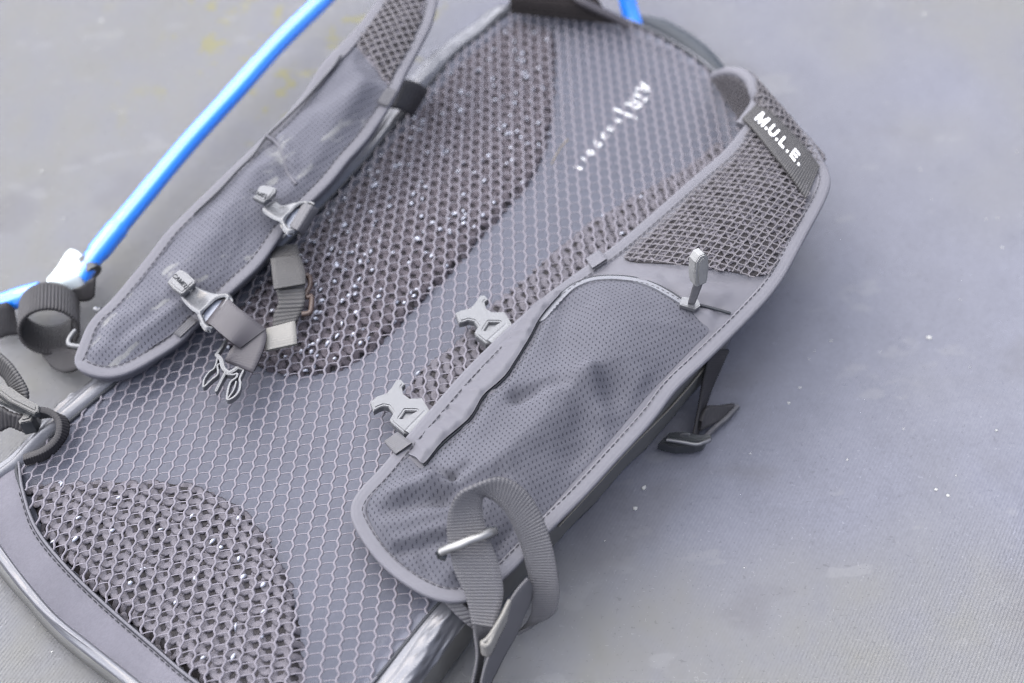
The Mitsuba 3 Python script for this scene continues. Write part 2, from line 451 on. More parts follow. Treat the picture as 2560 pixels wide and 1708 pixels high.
MATS = {
    'canvas': pr(dyed(canvas_color), 0.88, 0.2, bump=proc(canvas_relief, 1e-4), scale=0.00016),
    'base_cloth': pr(dyed(base_panel_color), 0.62, 0.4),
    'net_thread': pr(dyed(thread_color), 0.75, 0.3),
    'pad_dark': pr(dyed(pad_color), 0.75, 0.3),
    'pad_band': pr(dark(0.140, 0.130, 0.148), 0.75, 0.3),
    'filament': pr((0.24, 0.25, 0.29), 0.32, 0.8, metallic=0.35),
    'shell': pr((0.080, 0.081, 0.090), 0.31, 0.6, metallic=0.35, bump=proc(shell_relief, 5e-4), scale=0.0003),
    'wall_cloth': pr(dark(0.082, 0.081, 0.078), 0.48, 0.5),
    'band_cloth': pr(dyed(hem_color), 0.85, 0.15, bump=proc(twill_relief, 1e-4), scale=0.00006),
    'ripstop': pr(dyed(ripstop_with(False, 0.60)), 0.85, 0.15),
    'ripstop_scuffed': pr(dyed(ripstop_with(True, 0.74)), 0.85, 0.15),
    'tape': pr(dark(0.145, 0.148, 0.165), 0.6, 0.4),
    'slate': pr((0.020, 0.024, 0.030), 0.55, 0.25),
    'embossed': pr(dark(0.105, 0.100, 0.110), 0.5, 0.5),
    'pad_band_dark': pr(dark(0.088, 0.076, 0.088), 0.8, 0.25),
    'webbing_mid': pr(dark(0.056, 0.054, 0.054), 0.65, 0.35),
    'satin': pr(dark(0.116, 0.114, 0.130), 0.62, 0.22, bump=proc(twill_relief, 1e-4), scale=0.00004),
    'binding': pr(dark(0.132, 0.130, 0.147), 0.66, 0.22, bump=proc(ribbed, 1e-4), scale=0.00005),
    'stitch': pr(dark(0.070, 0.068, 0.078), 0.6, 0.3),
    'webbing': pr(dark(0.098, 0.096, 0.103), 0.65, 0.35),
    'webbing_dark': pr(dark(0.032, 0.030, 0.032), 0.65, 0.3),
    'webbing_mauve': pr(dark(0.050, 0.045, 0.051), 0.5, 0.35),
    'webbing_pale': pr((0.135, 0.130, 0.120), 0.7, 0.3),
    'silver': pr((0.062, 0.063, 0.067), 0.28, 0.7, metallic=0.12),
    'black_gloss': pr((0.020, 0.022, 0.024), 0.3, 0.5),
    'inlay': pr((0.120, 0.130, 0.160), 0.35, 0.6),
    'strap_thread': pr(dark(0.128, 0.120, 0.128), 0.75, 0.25),
    'pull': pr((0.120, 0.120, 0.118), 0.4, 0.6),
    'fuzz': pr((0.016, 0.014, 0.014), 0.95, 0.1),
    'steel': pr((0.17, 0.168, 0.165), 0.3, 0.6, metallic=0.7),
    'print': pr((0.62, 0.62, 0.62), 0.6, 0.3),
    'seam_dark': pr(dark(0.03, 0.032, 0.038), 0.7, 0.3),
    'seam_light': pr((0.13, 0.12, 0.10), 0.6, 0.3),
    'brown_clip': pr((0.036, 0.022, 0.017), 0.5, 0.4),
    'hose': pr((0.010, 0.15, 0.60), 0.07, 1.0, clearcoat=1.0, clearcoat_gloss=0.9),
    'white_plastic': pr((0.60, 0.66, 0.66), 0.3, 0.5),
    'dry_grass': pr((0.12, 0.10, 0.07), 0.7, 0.3),
    'chip': pr((0.25, 0.25, 0.24), 0.75, 0.2),
}
scene.update(MATS)

# ------------------------------------------------------------------ the ground: a woven canvas sheet
def ground_z(X, Y):
    return 0.0040 * fb(X, Y, 8.0, 3, 3) + 0.0012 * fb(X, Y, 30.0, 5, 2)
gx = np.r_[-40, -10, -3, -1.2, np.linspace(-0.7, 0.7, 200), 1.2, 3, 10, 40]
gy = np.r_[-40, -10, -3, -1.2, np.linspace(-0.6, 0.8, 200), 1.4, 3, 10, 40]
GX, GY = np.meshgrid(gx, gy, indexing='ij')
near = ramp(0.72, 0.5, np.abs(GX)) * ramp(0.8, 0.55, np.abs(GY))
GZ = ground_z(GX, GY) * near - 0.0022
put('ground', (np.stack([GX, GY, GZ], -1).reshape(-1, 3), grid_faces(len(gx), len(gy))[:, ::-1]), 'canvas',
    label='grey woven canvas sheet with yellowish stains and pale specks', kind='structure')
GROUND = Surf([(0, 0, -0.0022), (2560, 0, -0.0022), (0, 1708, -0.0022), (2560, 1708, -0.0022)], lambda X, Y: ground_z(X, Y))

# ------------------------------------------------------------------ the pack: back panel, pads, netting, shell
PK = 'hydration_backpack'
SP = Surf(D([(-40, 1180, .010), (10, 1262, .009), (136, 1420, .009), (280, 1535, .010), (450, 1700, .013), (60, 1130, .016), (170, 1300, .017), (440, 1540, .019),
             (700, 1400, .030), (700, 1100, .031), (400, 1000, .026), (260, 1200, .024), (215, 895, .019), (120, 970, .016), (30, 1060, .013),
             (900, 800, .034), (600, 700, .028), (800, 500, .028), (985, 190, .022), (740, 470, .021), (1165, 35, .024), (1080, 250, .027), (1400, 60, .027),
             (1560, 120, .027), (1690, 250, .029), (1450, 350, .033), (1500, 560, .036), (1200, 800, .037), (1000, 1100, .036), (1000, 1390, .030), (870, 1560, .026),
             (1640, 800, .030), (1450, 960, .032), (1280, 1150, .032), (1720, 500, .030)]), smoothing=1e-7)
OUT = D([(1165, 32, 1.0), (1105, 78, 1.0), (1045, 125, 1.1), (990, 190, 1.3), (905, 290, 1.2), (822, 390, 1.1), (745, 472, 1.0), (660, 560, 1.0), (560, 655, 1.0),
         (430, 765, 1.0), (320, 840, 1.1), (235, 905, 1.35), (140, 985, 1.3), (55, 1060, 1.0), (2, 1096, .8), (-34, 1140, .7), (-30, 1196, .6), (10, 1264, .5), (72, 1346, .5),
         (136, 1418, .5), (222, 1486, .5), (330, 1572, .5), (470, 1690, .6), (620, 1740, .8), (740, 1690, 1.0), (815, 1620, 1.2), (868, 1560, 1.5), (925, 1485, 1.6),
         (1000, 1395, 1.5), (1110, 1285, 1.2), (1250, 1140, 1.0), (1400, 985, 1.0), (1530, 850, 1.0), (1630, 720, 1.0), (1695, 580, 1.0), (1722, 420, 1.0), (1708, 290, .5),
         (1675, 215, .32), (1625, 158, .30), (1560, 110, .30), (1490, 72, .30), (1400, 38, .4), (1290, 18, .9), (1220, 18, .9)])
o2 = spline(OUT, 10, True)
edge = SP.on(o2[:, 0], o2[:, 1])
PANEL = plan(edge)
INNER = D([(44, 1060), (54, 1130), (84, 1215), (150, 1300), (240, 1388), (348, 1482), (440, 1560), (560, 1640), (700, 1680), (800, 1620), (866, 1556)])
net_out = [p[:2] for p in OUT[:13]] + INNER + [p[:2] for p in OUT[27:]]
NET = plan(SP.line(net_out, 8, True))
def below(X, Y):
    d = edge_dist(PANEL, X, Y)
    return -0.0052 * ramp(0.002, 0.011, d) - 0.0006
SB = SP.plus(below)
put(PK + '__back_panel', sheet(PANEL, SB, 0.0026, 0.0012), 'base_cloth', label='smooth blue-grey back panel seen through the netting')

# the long roll of fabric round the panel and the side wall under it
wsc = o2[:, 2]
tan2 = unit(np.roll(edge, -1, 0) - np.roll(edge, 1, 0))
outw = np.stack([tan2[:, 1], -tan2[:, 0], 0 * tan2[:, 0]], 1)
if Polygon(edge[:, :2]).exterior.is_ccw is False:
    outw = -outw
outw = unit(outw)
sarc = np.r_[0, np.cumsum(np.linalg.norm(np.diff(edge, axis=0), axis=1))]
prof = [(-.8, -.6, 0), (0.6, 1.0, 0), (2.2, 2.0, 0), (4.2, 2.2, 0), (6.4, 1.2, 0), (8.2, -.8, 0), (9.2, -3.2, 0)]
prof = np.array([p[:2] for p in prof])
prof = spline(prof, 3)
rows = []
for k, (o, dz) in enumerate(prof):
    on = ramp(.8, 3.5, o)
    wr = meshkit.fbm(np.stack([sarc * 24 + k * .05, 0 * sarc + k * .17, 0 * sarc], -1), 2, 11) - .5
    fold = (1 - np.abs(2 * meshkit.fbm(np.stack([sarc * 30 + k * .30, 0 * sarc + k * .10, 0 * sarc + 4], -1), 2, 14) - 1)) ** 3 - .35
    rows.append(edge + outw * (o * wsc + (3.0 * wr + .8 * fold) * wsc * on)[:, None] * 1e-3 + np.array([0, 0, 1.0]) * ((dz + (3.6 * wr + 1.3 * fold) * on * np.clip(wsc, .3, 1.6)) * 1e-3 * np.minimum(wsc, 1.2))[:, None])
G = np.stack(rows, 1)
uvr = np.stack(np.broadcast_arrays(sarc[:, None], np.arange(len(prof))[None] * .002), -1).reshape(-1, 2)
put(PK + '__edge_roll', (G.reshape(-1, 3), grid_faces(len(edge), len(prof), True), uvr), 'shell', label='crinkled silvery fabric roll round the back panel')
rows = []
lastz = rows
e0 = G[:, -1]
for k, (o, f) in enumerate([(0, 1.0), (1.5, .86), (2.6, .62), (2.0, .36), (0.2, .14), (-3.0, .0)]):
    wr = meshkit.fbm(np.stack([sarc * 40, 0 * sarc + k * .5, 0 * sarc + 7], -1), 3, 5) - .5
    q = e0 + outw * (o * 1e-3 + .0012 * wr * (0 < k))[:, None]
    q[:, 2] = np.maximum(e0[:, 2] * f, 0) + (0.0001 if f else -0.002)
    rows.append(q)
G2 = np.stack(rows, 1)
put(PK + '__side_wall', (G2.reshape(-1, 3), grid_faces(len(edge), 6, True)), 'wall_cloth', label='dark coated side wall of the pack')
sel = (o2[:, 0] > 1330) & (o2[:, 1] > 600)
put(PK + '__side_wall__seam', tube(resample(spline(G2[sel][::6, 1] + outw[sel][::6] * 0.0006, 6), 0.003), 0.0005, 5), 'seam_light')

# hemmed band across the lower end
band_line = SP.line([p[:2] for p in OUT[13:26]] + INNER[::-1], 8, True)
BAND = plan(band_line).intersection(PANEL)
SBAND = SP.plus(lambda X, Y: 0.0010 * ramp(0, .004, edge_dist(BAND, X, Y)) + .0014 * fb(X, Y, 55, 4))
put(PK + '__hem_band', sheet(BAND, SBAND, 0.0022, 0.0016, 35), 'band_cloth', label='plain mauve-grey hem band across the lower end')
seam_line = SBAND.line(INNER, 10)
st = []
for off in (3, 11):
    l = SBAND.line([(x - off * .8, y + off * .6) for x, y in INNER[1:]], 10)
    st.append(stitches(l, gap=.0036, lift=.0004))
put(PK + '__hem_band__stitching', join(st), 'seam_dark', kind='stuff')
put(PK + '__hem_band__piping', tube(resample(SP.line(INNER, 10) + [0, 0, .0011], .002), .0007, 6), 'binding')

# ventilated foam pads: a dark core under a broad-banded spacer mesh with glossy filaments
PADS = [D([(1170, 40), (1225, 42), (1272, 62), (1276, 160), (1270, 262), (1240, 370), (1190, 440), (1110, 530), (1035, 615), (945, 705), (865, 785), (780, 838), (690, 852), (610, 842), (545, 806), (500, 760),
           (560, 668), (650, 580), (735, 490), (812, 408), (895, 310), (985, 205), (1050, 130), (1110, 82)]),
        D([(1655, 310), (1590, 355), (1480, 415), (1362, 485), (1268, 558), (1176, 640), (1106, 700), (1034, 778), (962, 828), (908, 915), (930, 1010), (1010, 1010), (1200, 830), (1400, 690), (1560, 600), (1700, 440)]),
        D([(54, 1102), (150, 1092), (270, 1088), (400, 1092), (472, 1106), (542, 1147), (592, 1195), (632, 1250), (664, 1320), (688, 1420), (694, 1500), (690, 1600), (640, 1650),
           (560, 1628), (446, 1556), (352, 1478), (244, 1384), (154, 1298), (88, 1214), (60, 1140)])]
for k, pts in enumerate(PADS):
    line = SP.line(pts, 6, True)
    poly = plan(line).intersection(NET.buffer(-.001))
    hi = (.0016, .0022, .0012)[k]
    S = SP.plus(lambda X, Y: -hi - .0042 * ramp(.0045, 0, edge_dist(poly, X, Y)))
    pad = put(PK + '__foam_pad', sheet(poly, S.plus(lambda X, Y: -.0014 + .0012 * fb(X, Y, 380, 2, 2)), .0018, .002), 'pad_dark',
              label=('long dark vented foam pad on the hose side', 'narrow vented foam pad beside the pocket strap', 'fan-shaped vented foam pad in the lower corner')[k])
    ang = (38, 20, 62)[k]
    poly2 = poly.buffer(-.0006)
    put(pad + '__spacer_mesh', hexnet(poly2, lambda X, Y: S.z(X, Y) - .0009, .0050, .0060, .0008, (.00205, .0019, .0018)[k], (.0019, .0017, .0016)[k], ang, .30, 6, 6, 6, 0.0, .0003,
                                      warp=lambda X, Y: (.0022 * fb(X, Y, 90, 8, 2), .0022 * fb(X, Y, 90, 9, 2))), ('pad_band_dark', 'pad_band', 'pad_band')[k], kind='stuff')
    n = int(poly.area / (8e-5, 9e-4, 3.0e-4)[k])
    x0, y0, x1, y1 = poly.bounds
    parts = []
    while len(parts) < n:
        X, Y = rng.uniform(x0, x1), rng.uniform(y0, y1)
        if not shapely.contains_xy(poly2, X, Y):
            continue
        a = rng.normal(.75, .35)
        L, w = rng.uniform(.0009, .0019), rng.uniform(.0006, .0011)
        d = np.array([math.cos(a), math.sin(a), rng.normal(0, .25)])
        q = np.linspace(-1, 1, 5)[:, None]
        path = np.array([X, Y, float(S.z(X, Y)) + .0006]) + d * L * q + np.array([0, 0, .0005]) * (1 - q ** 2)
        parts.append(tube(path, np.array([.2, .8, 1, .8, .2]) * w, 6, cap=False)[:2])
    put(pad + '__filament', join(parts), 'filament', kind='stuff')

# the netting stretched over everything
def drape(X, Y):
    return .0007 * fb(X, Y, 45, 6, 2), .0007 * fb(X, Y, 45, 12, 2)
def stretch(X, Y):
    dx, dy = drape(X, Y)
    return dx + np.clip(-1.15 * (X + .02) * (Y - .03), -.03, .03) * (X < 0) - .5 * (X > 0) * (X + .02) * (Y - .03), dy + .12 * X + .65 * Y * np.abs(Y) * np.sign(Y)
put(PK + '__netting', hexnet(NET.buffer(-.0004), SP.z, .0057, .0059, .00040, .00060, .00030, 0.0, .75, 6, 5, 8, .0004, .00006, warp=stretch), 'net_thread',
    label='beige-grey honeycomb netting stretched over the back panel', kind='stuff')
put(PK + '__netting__piping', tube(resample(np.vstack([SP.line(net_out, 8, True)]) + [0, 0, .0004], .003), .0010, 6), 'seam_dark')

# white print on the back panel, under the netting
def on_panel(x, y, lift=0.0):
    return SB.on(np.array([x]), np.array([y]))[0] + [0, 0, lift]
def panel_print(text, height, x, y):
    a, b = on_panel(x, y), on_panel(x - 40, y + 44)
    n = unit(np.cross(on_panel(x + 30, y) - a, on_panel(x, y - 30) - a))
    return lettering(text, height, .0005, a + n * .0002, b - a, n)
prints = [panel_print(ch, hh, x, y) for ch, hh, x, y in (('A', .0076, 1612, 223), ('I', .0076, 1601, 245), ('R', .0076, 1584, 263), ('|', .0088, 1562, 286), ('s', .0046, 1547, 306), ('u', .0046, 1530, 325),
          ('p', .0046, 1515, 345), ('p', .0046, 1497, 365), ('o', .0046, 1479, 385), ('r', .0046, 1462, 403), ('t', .0046, 1447, 422))]
put(PK + '__back_panel__print', join([(p[0], p[1]) for p in prints]), 'print', smooth=False, label='white lettering AIR|support under the netting')

# the dark rounded rim of the pack's top, beyond the panel edge
rimp = D([(1430, 42, .018), (1494, 60, .020), (1540, 82, .0205), (1588, 114, .0205), (1630, 153, .0205), (1664, 194, .020), (1700, 246, .018)])
rp = resample(spline(wpts(rimp), 8), .002)
put(PK + '__top_rim', tube(rp, np.interp(np.linspace(0, 1, len(rp)), [0, .25, .6, 1], [.0030, .0062, .0066, .0040]), 18), 'slate', label='dark rounded rim at the top of the pack')

# ------------------------------------------------------------------ shoulder straps
def ridges(lst, surf):
    """Folds of cloth: (x0, y0, x1, y1, half width mm, height mm) of the survey."""
    segs = []
    for x0, y0, x1, y1, w, h in lst:
        a, b = surf.on(np.array([x0, x1]), np.array([y0, y1]))
        segs.append((a[:2], b[:2], w * 1e-3, h * 1e-3))
    def f(X, Y):
        X, Y = np.asarray(X, float), np.asarray(Y, float)
        z = np.zeros(X.shape)
        for a, b, w, h in segs:
            d = b - a; L2 = d @ d
            t = np.clip(((X - a[0]) * d[0] + (Y - a[1]) * d[1]) / L2, 0, 1)
            r2 = (X - a[0] - t * d[0]) ** 2 + (Y - a[1] - t * d[1]) ** 2
            z += h * np.exp(-r2 / (2 * w * w))
        return z
    return f

def binding(key, poly, surf, w, h, bsdf='binding', lift=0.0):
    g = poly.buffer(-w * 0.5)
    if g.geom_type != 'Polygon':
        g = max(g.geoms, key=lambda q: q.area)
    p = resample(np.asarray(g.exterior.coords), 0.0024)[:-1]
    for _ in range(3):
        p = (np.roll(p, 1, 0) + 2 * p + np.roll(p, -1, 0)) / 4
    path = np.c_[p, surf.z(p[:, 0], p[:, 1]) + lift]
    s = np.arange(len(path)) * 0.0024
    path[:, 2] += 0.0007 * (meshkit.noise(np.stack([s * 60, 0 * s, 0 * s], -1), 4) - .5)
    path = np.vstack([path, path[:1]])
    t = unit(np.roll(path[:-1], -1, 0) - np.roll(path[:-1], 1, 0)); t = np.vstack([t, t[:1]])
    side = unit(np.cross(t, [0, 0, 1.0])); up = np.cross(side, t)
    put(key, sweep(path, side, up, ring(w * .5, h, 20, .62), cap=False), bsdf)
    inner = resample(np.asarray(poly.buffer(-w * 0.82).exterior.coords) if poly.buffer(-w * .82).geom_type == 'Polygon' else np.asarray(max(poly.buffer(-w * .82).geoms, key=lambda q: q.area).exterior.coords), .002)
    put(key + '__stitching' if key.count('__') < 2 else key.rsplit('__', 1)[0] + '__stitching',
        stitches(np.c_[inner, surf.z(inner[:, 0], inner[:, 1]) + lift + h * .72], gap=.0032, length=.0024, r=.0003), 'stitch', kind='stuff')

# ---- the strap with the pocket
RS = PK + '__shoulder_strap'
R_LEFT = D([(1752, 205), (1735, 250), (1702, 300), (1660, 352), (1600, 404), (1500, 492), (1400, 577), (1280, 662), (1160, 762), (1060, 862), (990, 942), (920, 1022), (870, 1082), (822, 1132),
            (802, 1172), (814, 1215), (863, 1288), (930, 1346), (1000, 1382), (1066, 1386)])
R_RIGHT = D([(1110, 1366), (1160, 1330), (1258, 1228), (1340, 1145), (1432, 1044), (1500, 967), (1549, 902), (1619, 834), (1721, 733), (1791, 652), (1846, 553), (1875, 500), (1897, 456),
             (1906, 424), (1898, 396), (1860, 330), (1800, 255)])
SRB = Surf(D([(1752, 205, .058), (1735, 250, .064), (1660, 352, .060), (1500, 492, .054), (1400, 577, .050), (1160, 762, .047), (990, 942, .044), (870, 1082, .042), (802, 1172, .041), (863, 1288, .040),
              (930, 1346, .040), (1066, 1386, .041), (1906, 424, .066), (1898, 396, .062), (1860, 330, .061), (1800, 255, .060), (1846, 553, .067), (1791, 652, .065), (1619, 834, .060),
              (1500, 967, .055), (1340, 1145, .049), (1258, 1228, .047), (1160, 1330, .044), (1640, 540, .067), (1760, 420, .070), (1300, 860, .059), (1100, 1080, .052), (1000, 1260, .046),
              (1820, 350, .068), (1480, 680, .063)]), smoothing=0)
r_line = SRB.line(R_LEFT + R_RIGHT, 7, True)
RPOLY = plan(r_line)
SR = SRB.plus(lambda X, Y: .0005 * fb(X, Y, 55, 21) )
sat = ridges([(1600, 700, 1800, 740, 3, 1.6), (1700, 715, 1860, 700, 2.5, -1.2), (1660, 690, 1690, 745, 2, -1.2), (1770, 790, 1800, 815, 2, 1.4), (1800, 770, 1790, 830, 1.6, -1.0)], SRB)
gus = ridges([(1330, 830, 1290, 800, 1.6, .9), (1230, 985, 1180, 940, 2, 1.3), (1195, 1020, 1120, 1010, 1.6, -1.1), (1160, 1065, 1070, 1060, 1.8, 1.2), (1120, 1100, 1060, 1075, 1.4, -1.0), (1275, 900, 1220, 890, 1.6, -1)], SRB)
SRS = SR.plus(lambda X, Y: sat(X, Y) + gus(X, Y))
binding(RS + '__binding', RPOLY, SR, .0070, .0016)

# pocket of spotted ripstop
PKT = [(1404, 738), (1438, 713), (1481, 698), (1532, 694), (1587, 699), (1632, 712), (1672, 733), (1712, 762), (1745, 800), (1772, 826), (1740, 862), (1682, 922), (1622, 986), (1562, 1058), (1500, 1130),
       (1430, 1208), (1360, 1288), (1300, 1350), (1264, 1404), (1210, 1450), (1155, 1478), (1119, 1483), (1081, 1470), (1008, 1427), (949, 1368), (922, 1296), (914, 1254), (930, 1222), (984, 1164), (1018, 1145),
       (1052, 1172), (1072, 1155), (1106, 1113), (1174, 1053), (1208, 998), (1260, 951), (1289, 908), (1323, 853), (1353, 798)]
pline = SR.line(PKT, 6, True)
PPOLY = plan(pline)
def hollow(X, Y):
    inside = shapely.contains_xy(PPOLY, X, Y)
    return np.where(inside, -.0048 * ramp(.0015, .006, edge_dist(PPOLY, X, Y)), 0.0)
put(RS + '__padding', sheet(RPOLY.buffer(-.0015), SRS.plus(hollow), .0019, .0052, 35), 'satin')
folds = ridges([(1300, 1000, 1400, 968, 3.2, -4.6), (1380, 985, 1470, 955, 4.5, 2.6), (1470, 960, 1500, 1040, 4, 3.6), (1425, 780, 1405, 930, 6, -3.0), (1365, 800, 1190, 1075, 5, 2.2), (1500, 800, 1560, 900, 9, 1.5),
                (1530, 1000, 1440, 1130, 6, -3.0), (1600, 960, 1500, 1090, 5, 1.6), (1400, 1040, 1300, 1120, 6, 2.2), (1075, 1180, 1130, 1206, 1.8, -3.6), (1130, 1206, 1165, 1180, 2.0, -2.4),
                (1080, 1198, 1120, 1222, 2.4, 3.0), (985, 1250, 1075, 1212, 3.2, 4.2), (975, 1275, 1110, 1262, 3.0, -3.2), (1110, 1262, 1240, 1200, 3.5, -2.6), (1140, 1235, 1260, 1160, 4, 2.0),
                (991, 1382, 1118, 1356, 1.8, -2.8), (985, 1366, 1110, 1340, 2.4, 1.6), (1060, 1395, 1075, 1440, 2.5, -1.8), (1250, 1370, 1290, 1330, 3, -2), (960, 1330, 1090, 1290, 4, 1.6), (1130, 1440, 1160, 1410, 2.5, 2.0)], SR)
def puff(X, Y):
    d = edge_dist(PPOLY, X, Y)
    along = np.asarray(X) * .55 - np.asarray(Y) * .83
    crease = (1 - np.abs(2 * meshkit.fbm(np.stack([along * 55 + 3 * fb(X, Y, 25, 61), np.asarray(X) * 20 + np.asarray(Y) * 14, 0 * along], -1), 3, 62) - 1)) ** 5
    return   .0006 * crease * ramp(0, .008, d) + .0004 + (.0062 * ramp(-.006, .030, d) - .0005) + 1.3 * folds(X, Y) * ramp(.0002, .006, d) + .0016 * fb(X, Y, 70, 15) * ramp(0, .01, d)
SPK = SR.plus(puff)
put(RS + '__pocket', sheet(PPOLY, SPK, .0013, .0009, 31), 'ripstop', label='puffy spotted ripstop pocket with an arched zip')
ZIP = [(1060, 1166), (1106, 1112), (1174, 1052), (1208, 997), (1260, 950), (1289, 907), (1323, 852), (1353, 797), (1404, 737), (1438, 712), (1481, 697), (1532, 693), (1587, 698), (1632, 711), (1672, 731), (1712, 755), (1772, 771), (1826, 786)]
zline = resample(SR.line(ZIP, 8), .0012)
put(RS + '__zip', tube(zline + [0, 0, .0008], .0007, 7), 'seam_dark')
GUS = ZIP[:9] + [(1384, 744), (1340, 762), (1308, 794), (1264, 832), (1224, 870), (1180, 910), (1140, 958), (1104, 1002), (1068, 1046), (1030, 1092), (1008, 1118), (1022, 1138), (1038, 1150)]
GPOLY = plan(SR.line(GUS, 5, True))
zl2 = LineString(SR.line(ZIP[:9], 8)[:, :2])
def gflap(X, Y):
    d = shapely.distance(shapely.points(np.asarray(X), np.asarray(Y)), zl2)
    s = np.asarray(X) * .62 + np.asarray(Y) * .78
    pleat = np.abs(np.sin(s * 310 + 9 * fb(X, Y, 60, 51))) ** 3
    return .0004 + .0036 * ramp(.013, .002, d) - .0012 * ramp(.002, 0, d) + (.0011 * pleat + .0016 * fb(X, Y, 150, 52)) * ramp(0, .004, edge_dist(GPOLY, X, Y))
put(RS + '__gusset', sheet(GPOLY, SR.plus(gflap), .0013, .0010, 35), 'satin', label='creased plain fabric strip folded over the pocket edge')
g = LineString(SR.line(ZIP[7:16], 8)[:, :2]).buffer(.0030).intersection(PPOLY)
tape = max(getattr(g, 'geoms', [g]), key=lambda q: q.area)
put(RS + '__zip_tape', sheet(tape, SPK.plus(lambda X, Y: .0010 + 0 * X), .0013, .0009, 30), 'tape')
tl = SPK.line([(x + 7, y + 10) for x, y in ZIP[1:16]], 8)
put(RS + '__zip_tape__stitching' if False else RS + '__pocket_stitching', stitches(tl + [0, 0, .0007], gap=.0027, length=.0017), 'stitch', kind='stuff')

# zip slider with its pull standing up
zp = SPK.on(np.array([1724.0]), np.array([768.0]))[0]
sl = frame(zp + [0, 0, .0012], at(1770, 780, zp[2]) - zp, (0, 0, 1))
body = stack_extrude(Polygon([(-.0038, -.0020), (.0026, -.0023), (.0040, 0), (.0026, .0023), (-.0038, .0020)]).buffer(.0006), 0, .0022)
put(RS + '__zip_slider', move(body, sl), 'silver', smooth=40)
b0, b1, b2 = at(1729, 757, zp[2] + .004), at(1747, 704, zp[2] + .017), at(1749, 634, zp[2] + .033)
ax = unit(b2 - b1); view = unit(EYE - b1); sd = unit(np.cross(ax, view))
cord = webbing(np.array([b0 - sd * .0016, (b0 + b1) / 2 - sd * .0018, b1 - sd * .002]), np.array([b0 + sd * .0016, (b0 + b1) / 2 + sd * .0018, b1 + sd * .002]), .0012, .004, .0001, .0006)
put(RS + '__zip_cord', cord, 'webbing')
n = unit(np.cross(sd, ax))
Lh = np.linalg.norm(b2 - b1)
head = stack_extrude(Polygon([(0, -.0022), (.003, -.0028), (Lh * .55, -.0031), (Lh * .85, -.0028), (Lh, -.0010), (Lh, .0010), (Lh * .85, .0028), (Lh * .55, .0031), (.003, .0028), (0, .0022)]).buffer(.0006), -.0028, .0056, .0016)
put(RS + '__zip_pull', move(head, frame(b1, ax, unit(n * .8 + sd * .55))), 'pull', smooth=40, label='pale moulded zip pull standing upright')

# open mesh on the upper half of that strap
MSH = D([(1700, 336), (1660, 385), (1600, 436), (1540, 492), (1480, 545), (1428, 592), (1448, 606), (1500, 610), (1560, 613), (1627, 622), (1700, 634), (1756, 638), (1795, 584), (1832, 516), (1856, 462), (1850, 430), (1790, 330), (1745, 255)])
mline = SR.line(MSH, 6, True)
MPOLY = plan(mline)
put(RS + '__mesh_panel', sheet(MPOLY.buffer(-.0014), SRS.plus(lambda X, Y: .0005 + .0010 * fb(X, Y, 420, 31, 2)), .0016, .0006), 'pad_dark')
put(RS + '__mesh_panel__lining', hexnet(MPOLY.buffer(-.0006), lambda X, Y: SRS.z(X, Y) + .0009,   .0046, .0052, .0010, .00085, .00075, 70, .4, 5, 5, 6, 0, .0003,
                                          warp=lambda X, Y: (.0018 * fb(X, Y, 110, 8, 2), .0018 * fb(X, Y, 110, 9, 2))), 'pad_band', kind='stuff')
put(RS + '__mesh_panel__netting', hexnet(MPOLY.buffer(.0004), lambda X, Y: SRS.z(X, Y) + .0022, .0027, .0046, .00112, .00038, .00030, 14, .8, 6, 5, 8, 0, .0001, warp=drape), 'strap_thread', kind='stuff')

# name tab across the strap
tabU = [(1893, 266), (1930, 300), (1976, 346), (2014, 388), (2046, 424)]
tabL = [(1853, 308), (1884, 344), (1930, 402), (1970, 452), (2013, 506)]
def edge_on(pts, lift, surf=SR):
    return surf.on(np.array([p[0] for p in pts], float), np.array([p[1] for p in pts], float)) + [0, 0, lift]
tU, tL = edge_on(tabU, .0034), edge_on(tabL, .0042)
tU[0, 2] -= .0012; tL[0, 2] -= .0012; tU[-1, 2] -= .0016; tL[-1, 2] -= .0016
put(PK + '__name_tab', webbing(tL, tU, .0013, .00135, .00045), 'webbing_mid', label='ribbed name tab reading M.U.L.E. in white')
cU, cL = spline(tU, 8), spline(tL, 8)
cm = (cU + cL) / 2
sm = np.r_[0, np.cumsum(np.linalg.norm(np.diff(cm, axis=0), axis=1))]
let = []
for ch, pos in (('M', .185), ('.', .288), ('U', .366), ('.', .455), ('L', .535), ('.', .625), ('E', .71), ('.', .79)):
    q = pos * sm[-1]
    o = np.array([np.interp(q, sm, cm[:, k]) for k in range(3)]); o2_ = np.array([np.interp(q + .004, sm, cm[:, k]) for k in range(3)])
    w = np.array([np.interp(q, sm, (cU - cL)[:, k]) for k in range(3)])
    nn = unit(np.cross(o2_ - o, w))
    m = meshkit.text_mesh('M' + ch if ch == '.' else ch, .0068, .0005, True)
    v, f = np.array(m.vertices), np.array(m.faces)
    if ch == '.':
        d = stack_extrude(Polygon([(-.0007, -.0033), (.0007, -.0033), (.0007, -.0019), (-.0007, -.0019)]), 0, .0005, .0001, 1)
        v, f = d[0], d[1]
    else:
        v[:, 0] -= (v[:, 0].min() + v[:, 0].max()) / 2; v[:, 1] -= .0034
    e1, e2 = unit(o2_ - o), unit(w)
    let.append(((o + nn * .00105) + v[:, :1] * e1 + v[:, 1:2] * e2 + v[:, 2:] * nn, f))
put(PK + '__name_tab__lettering', join(let), 'print', smooth=False)

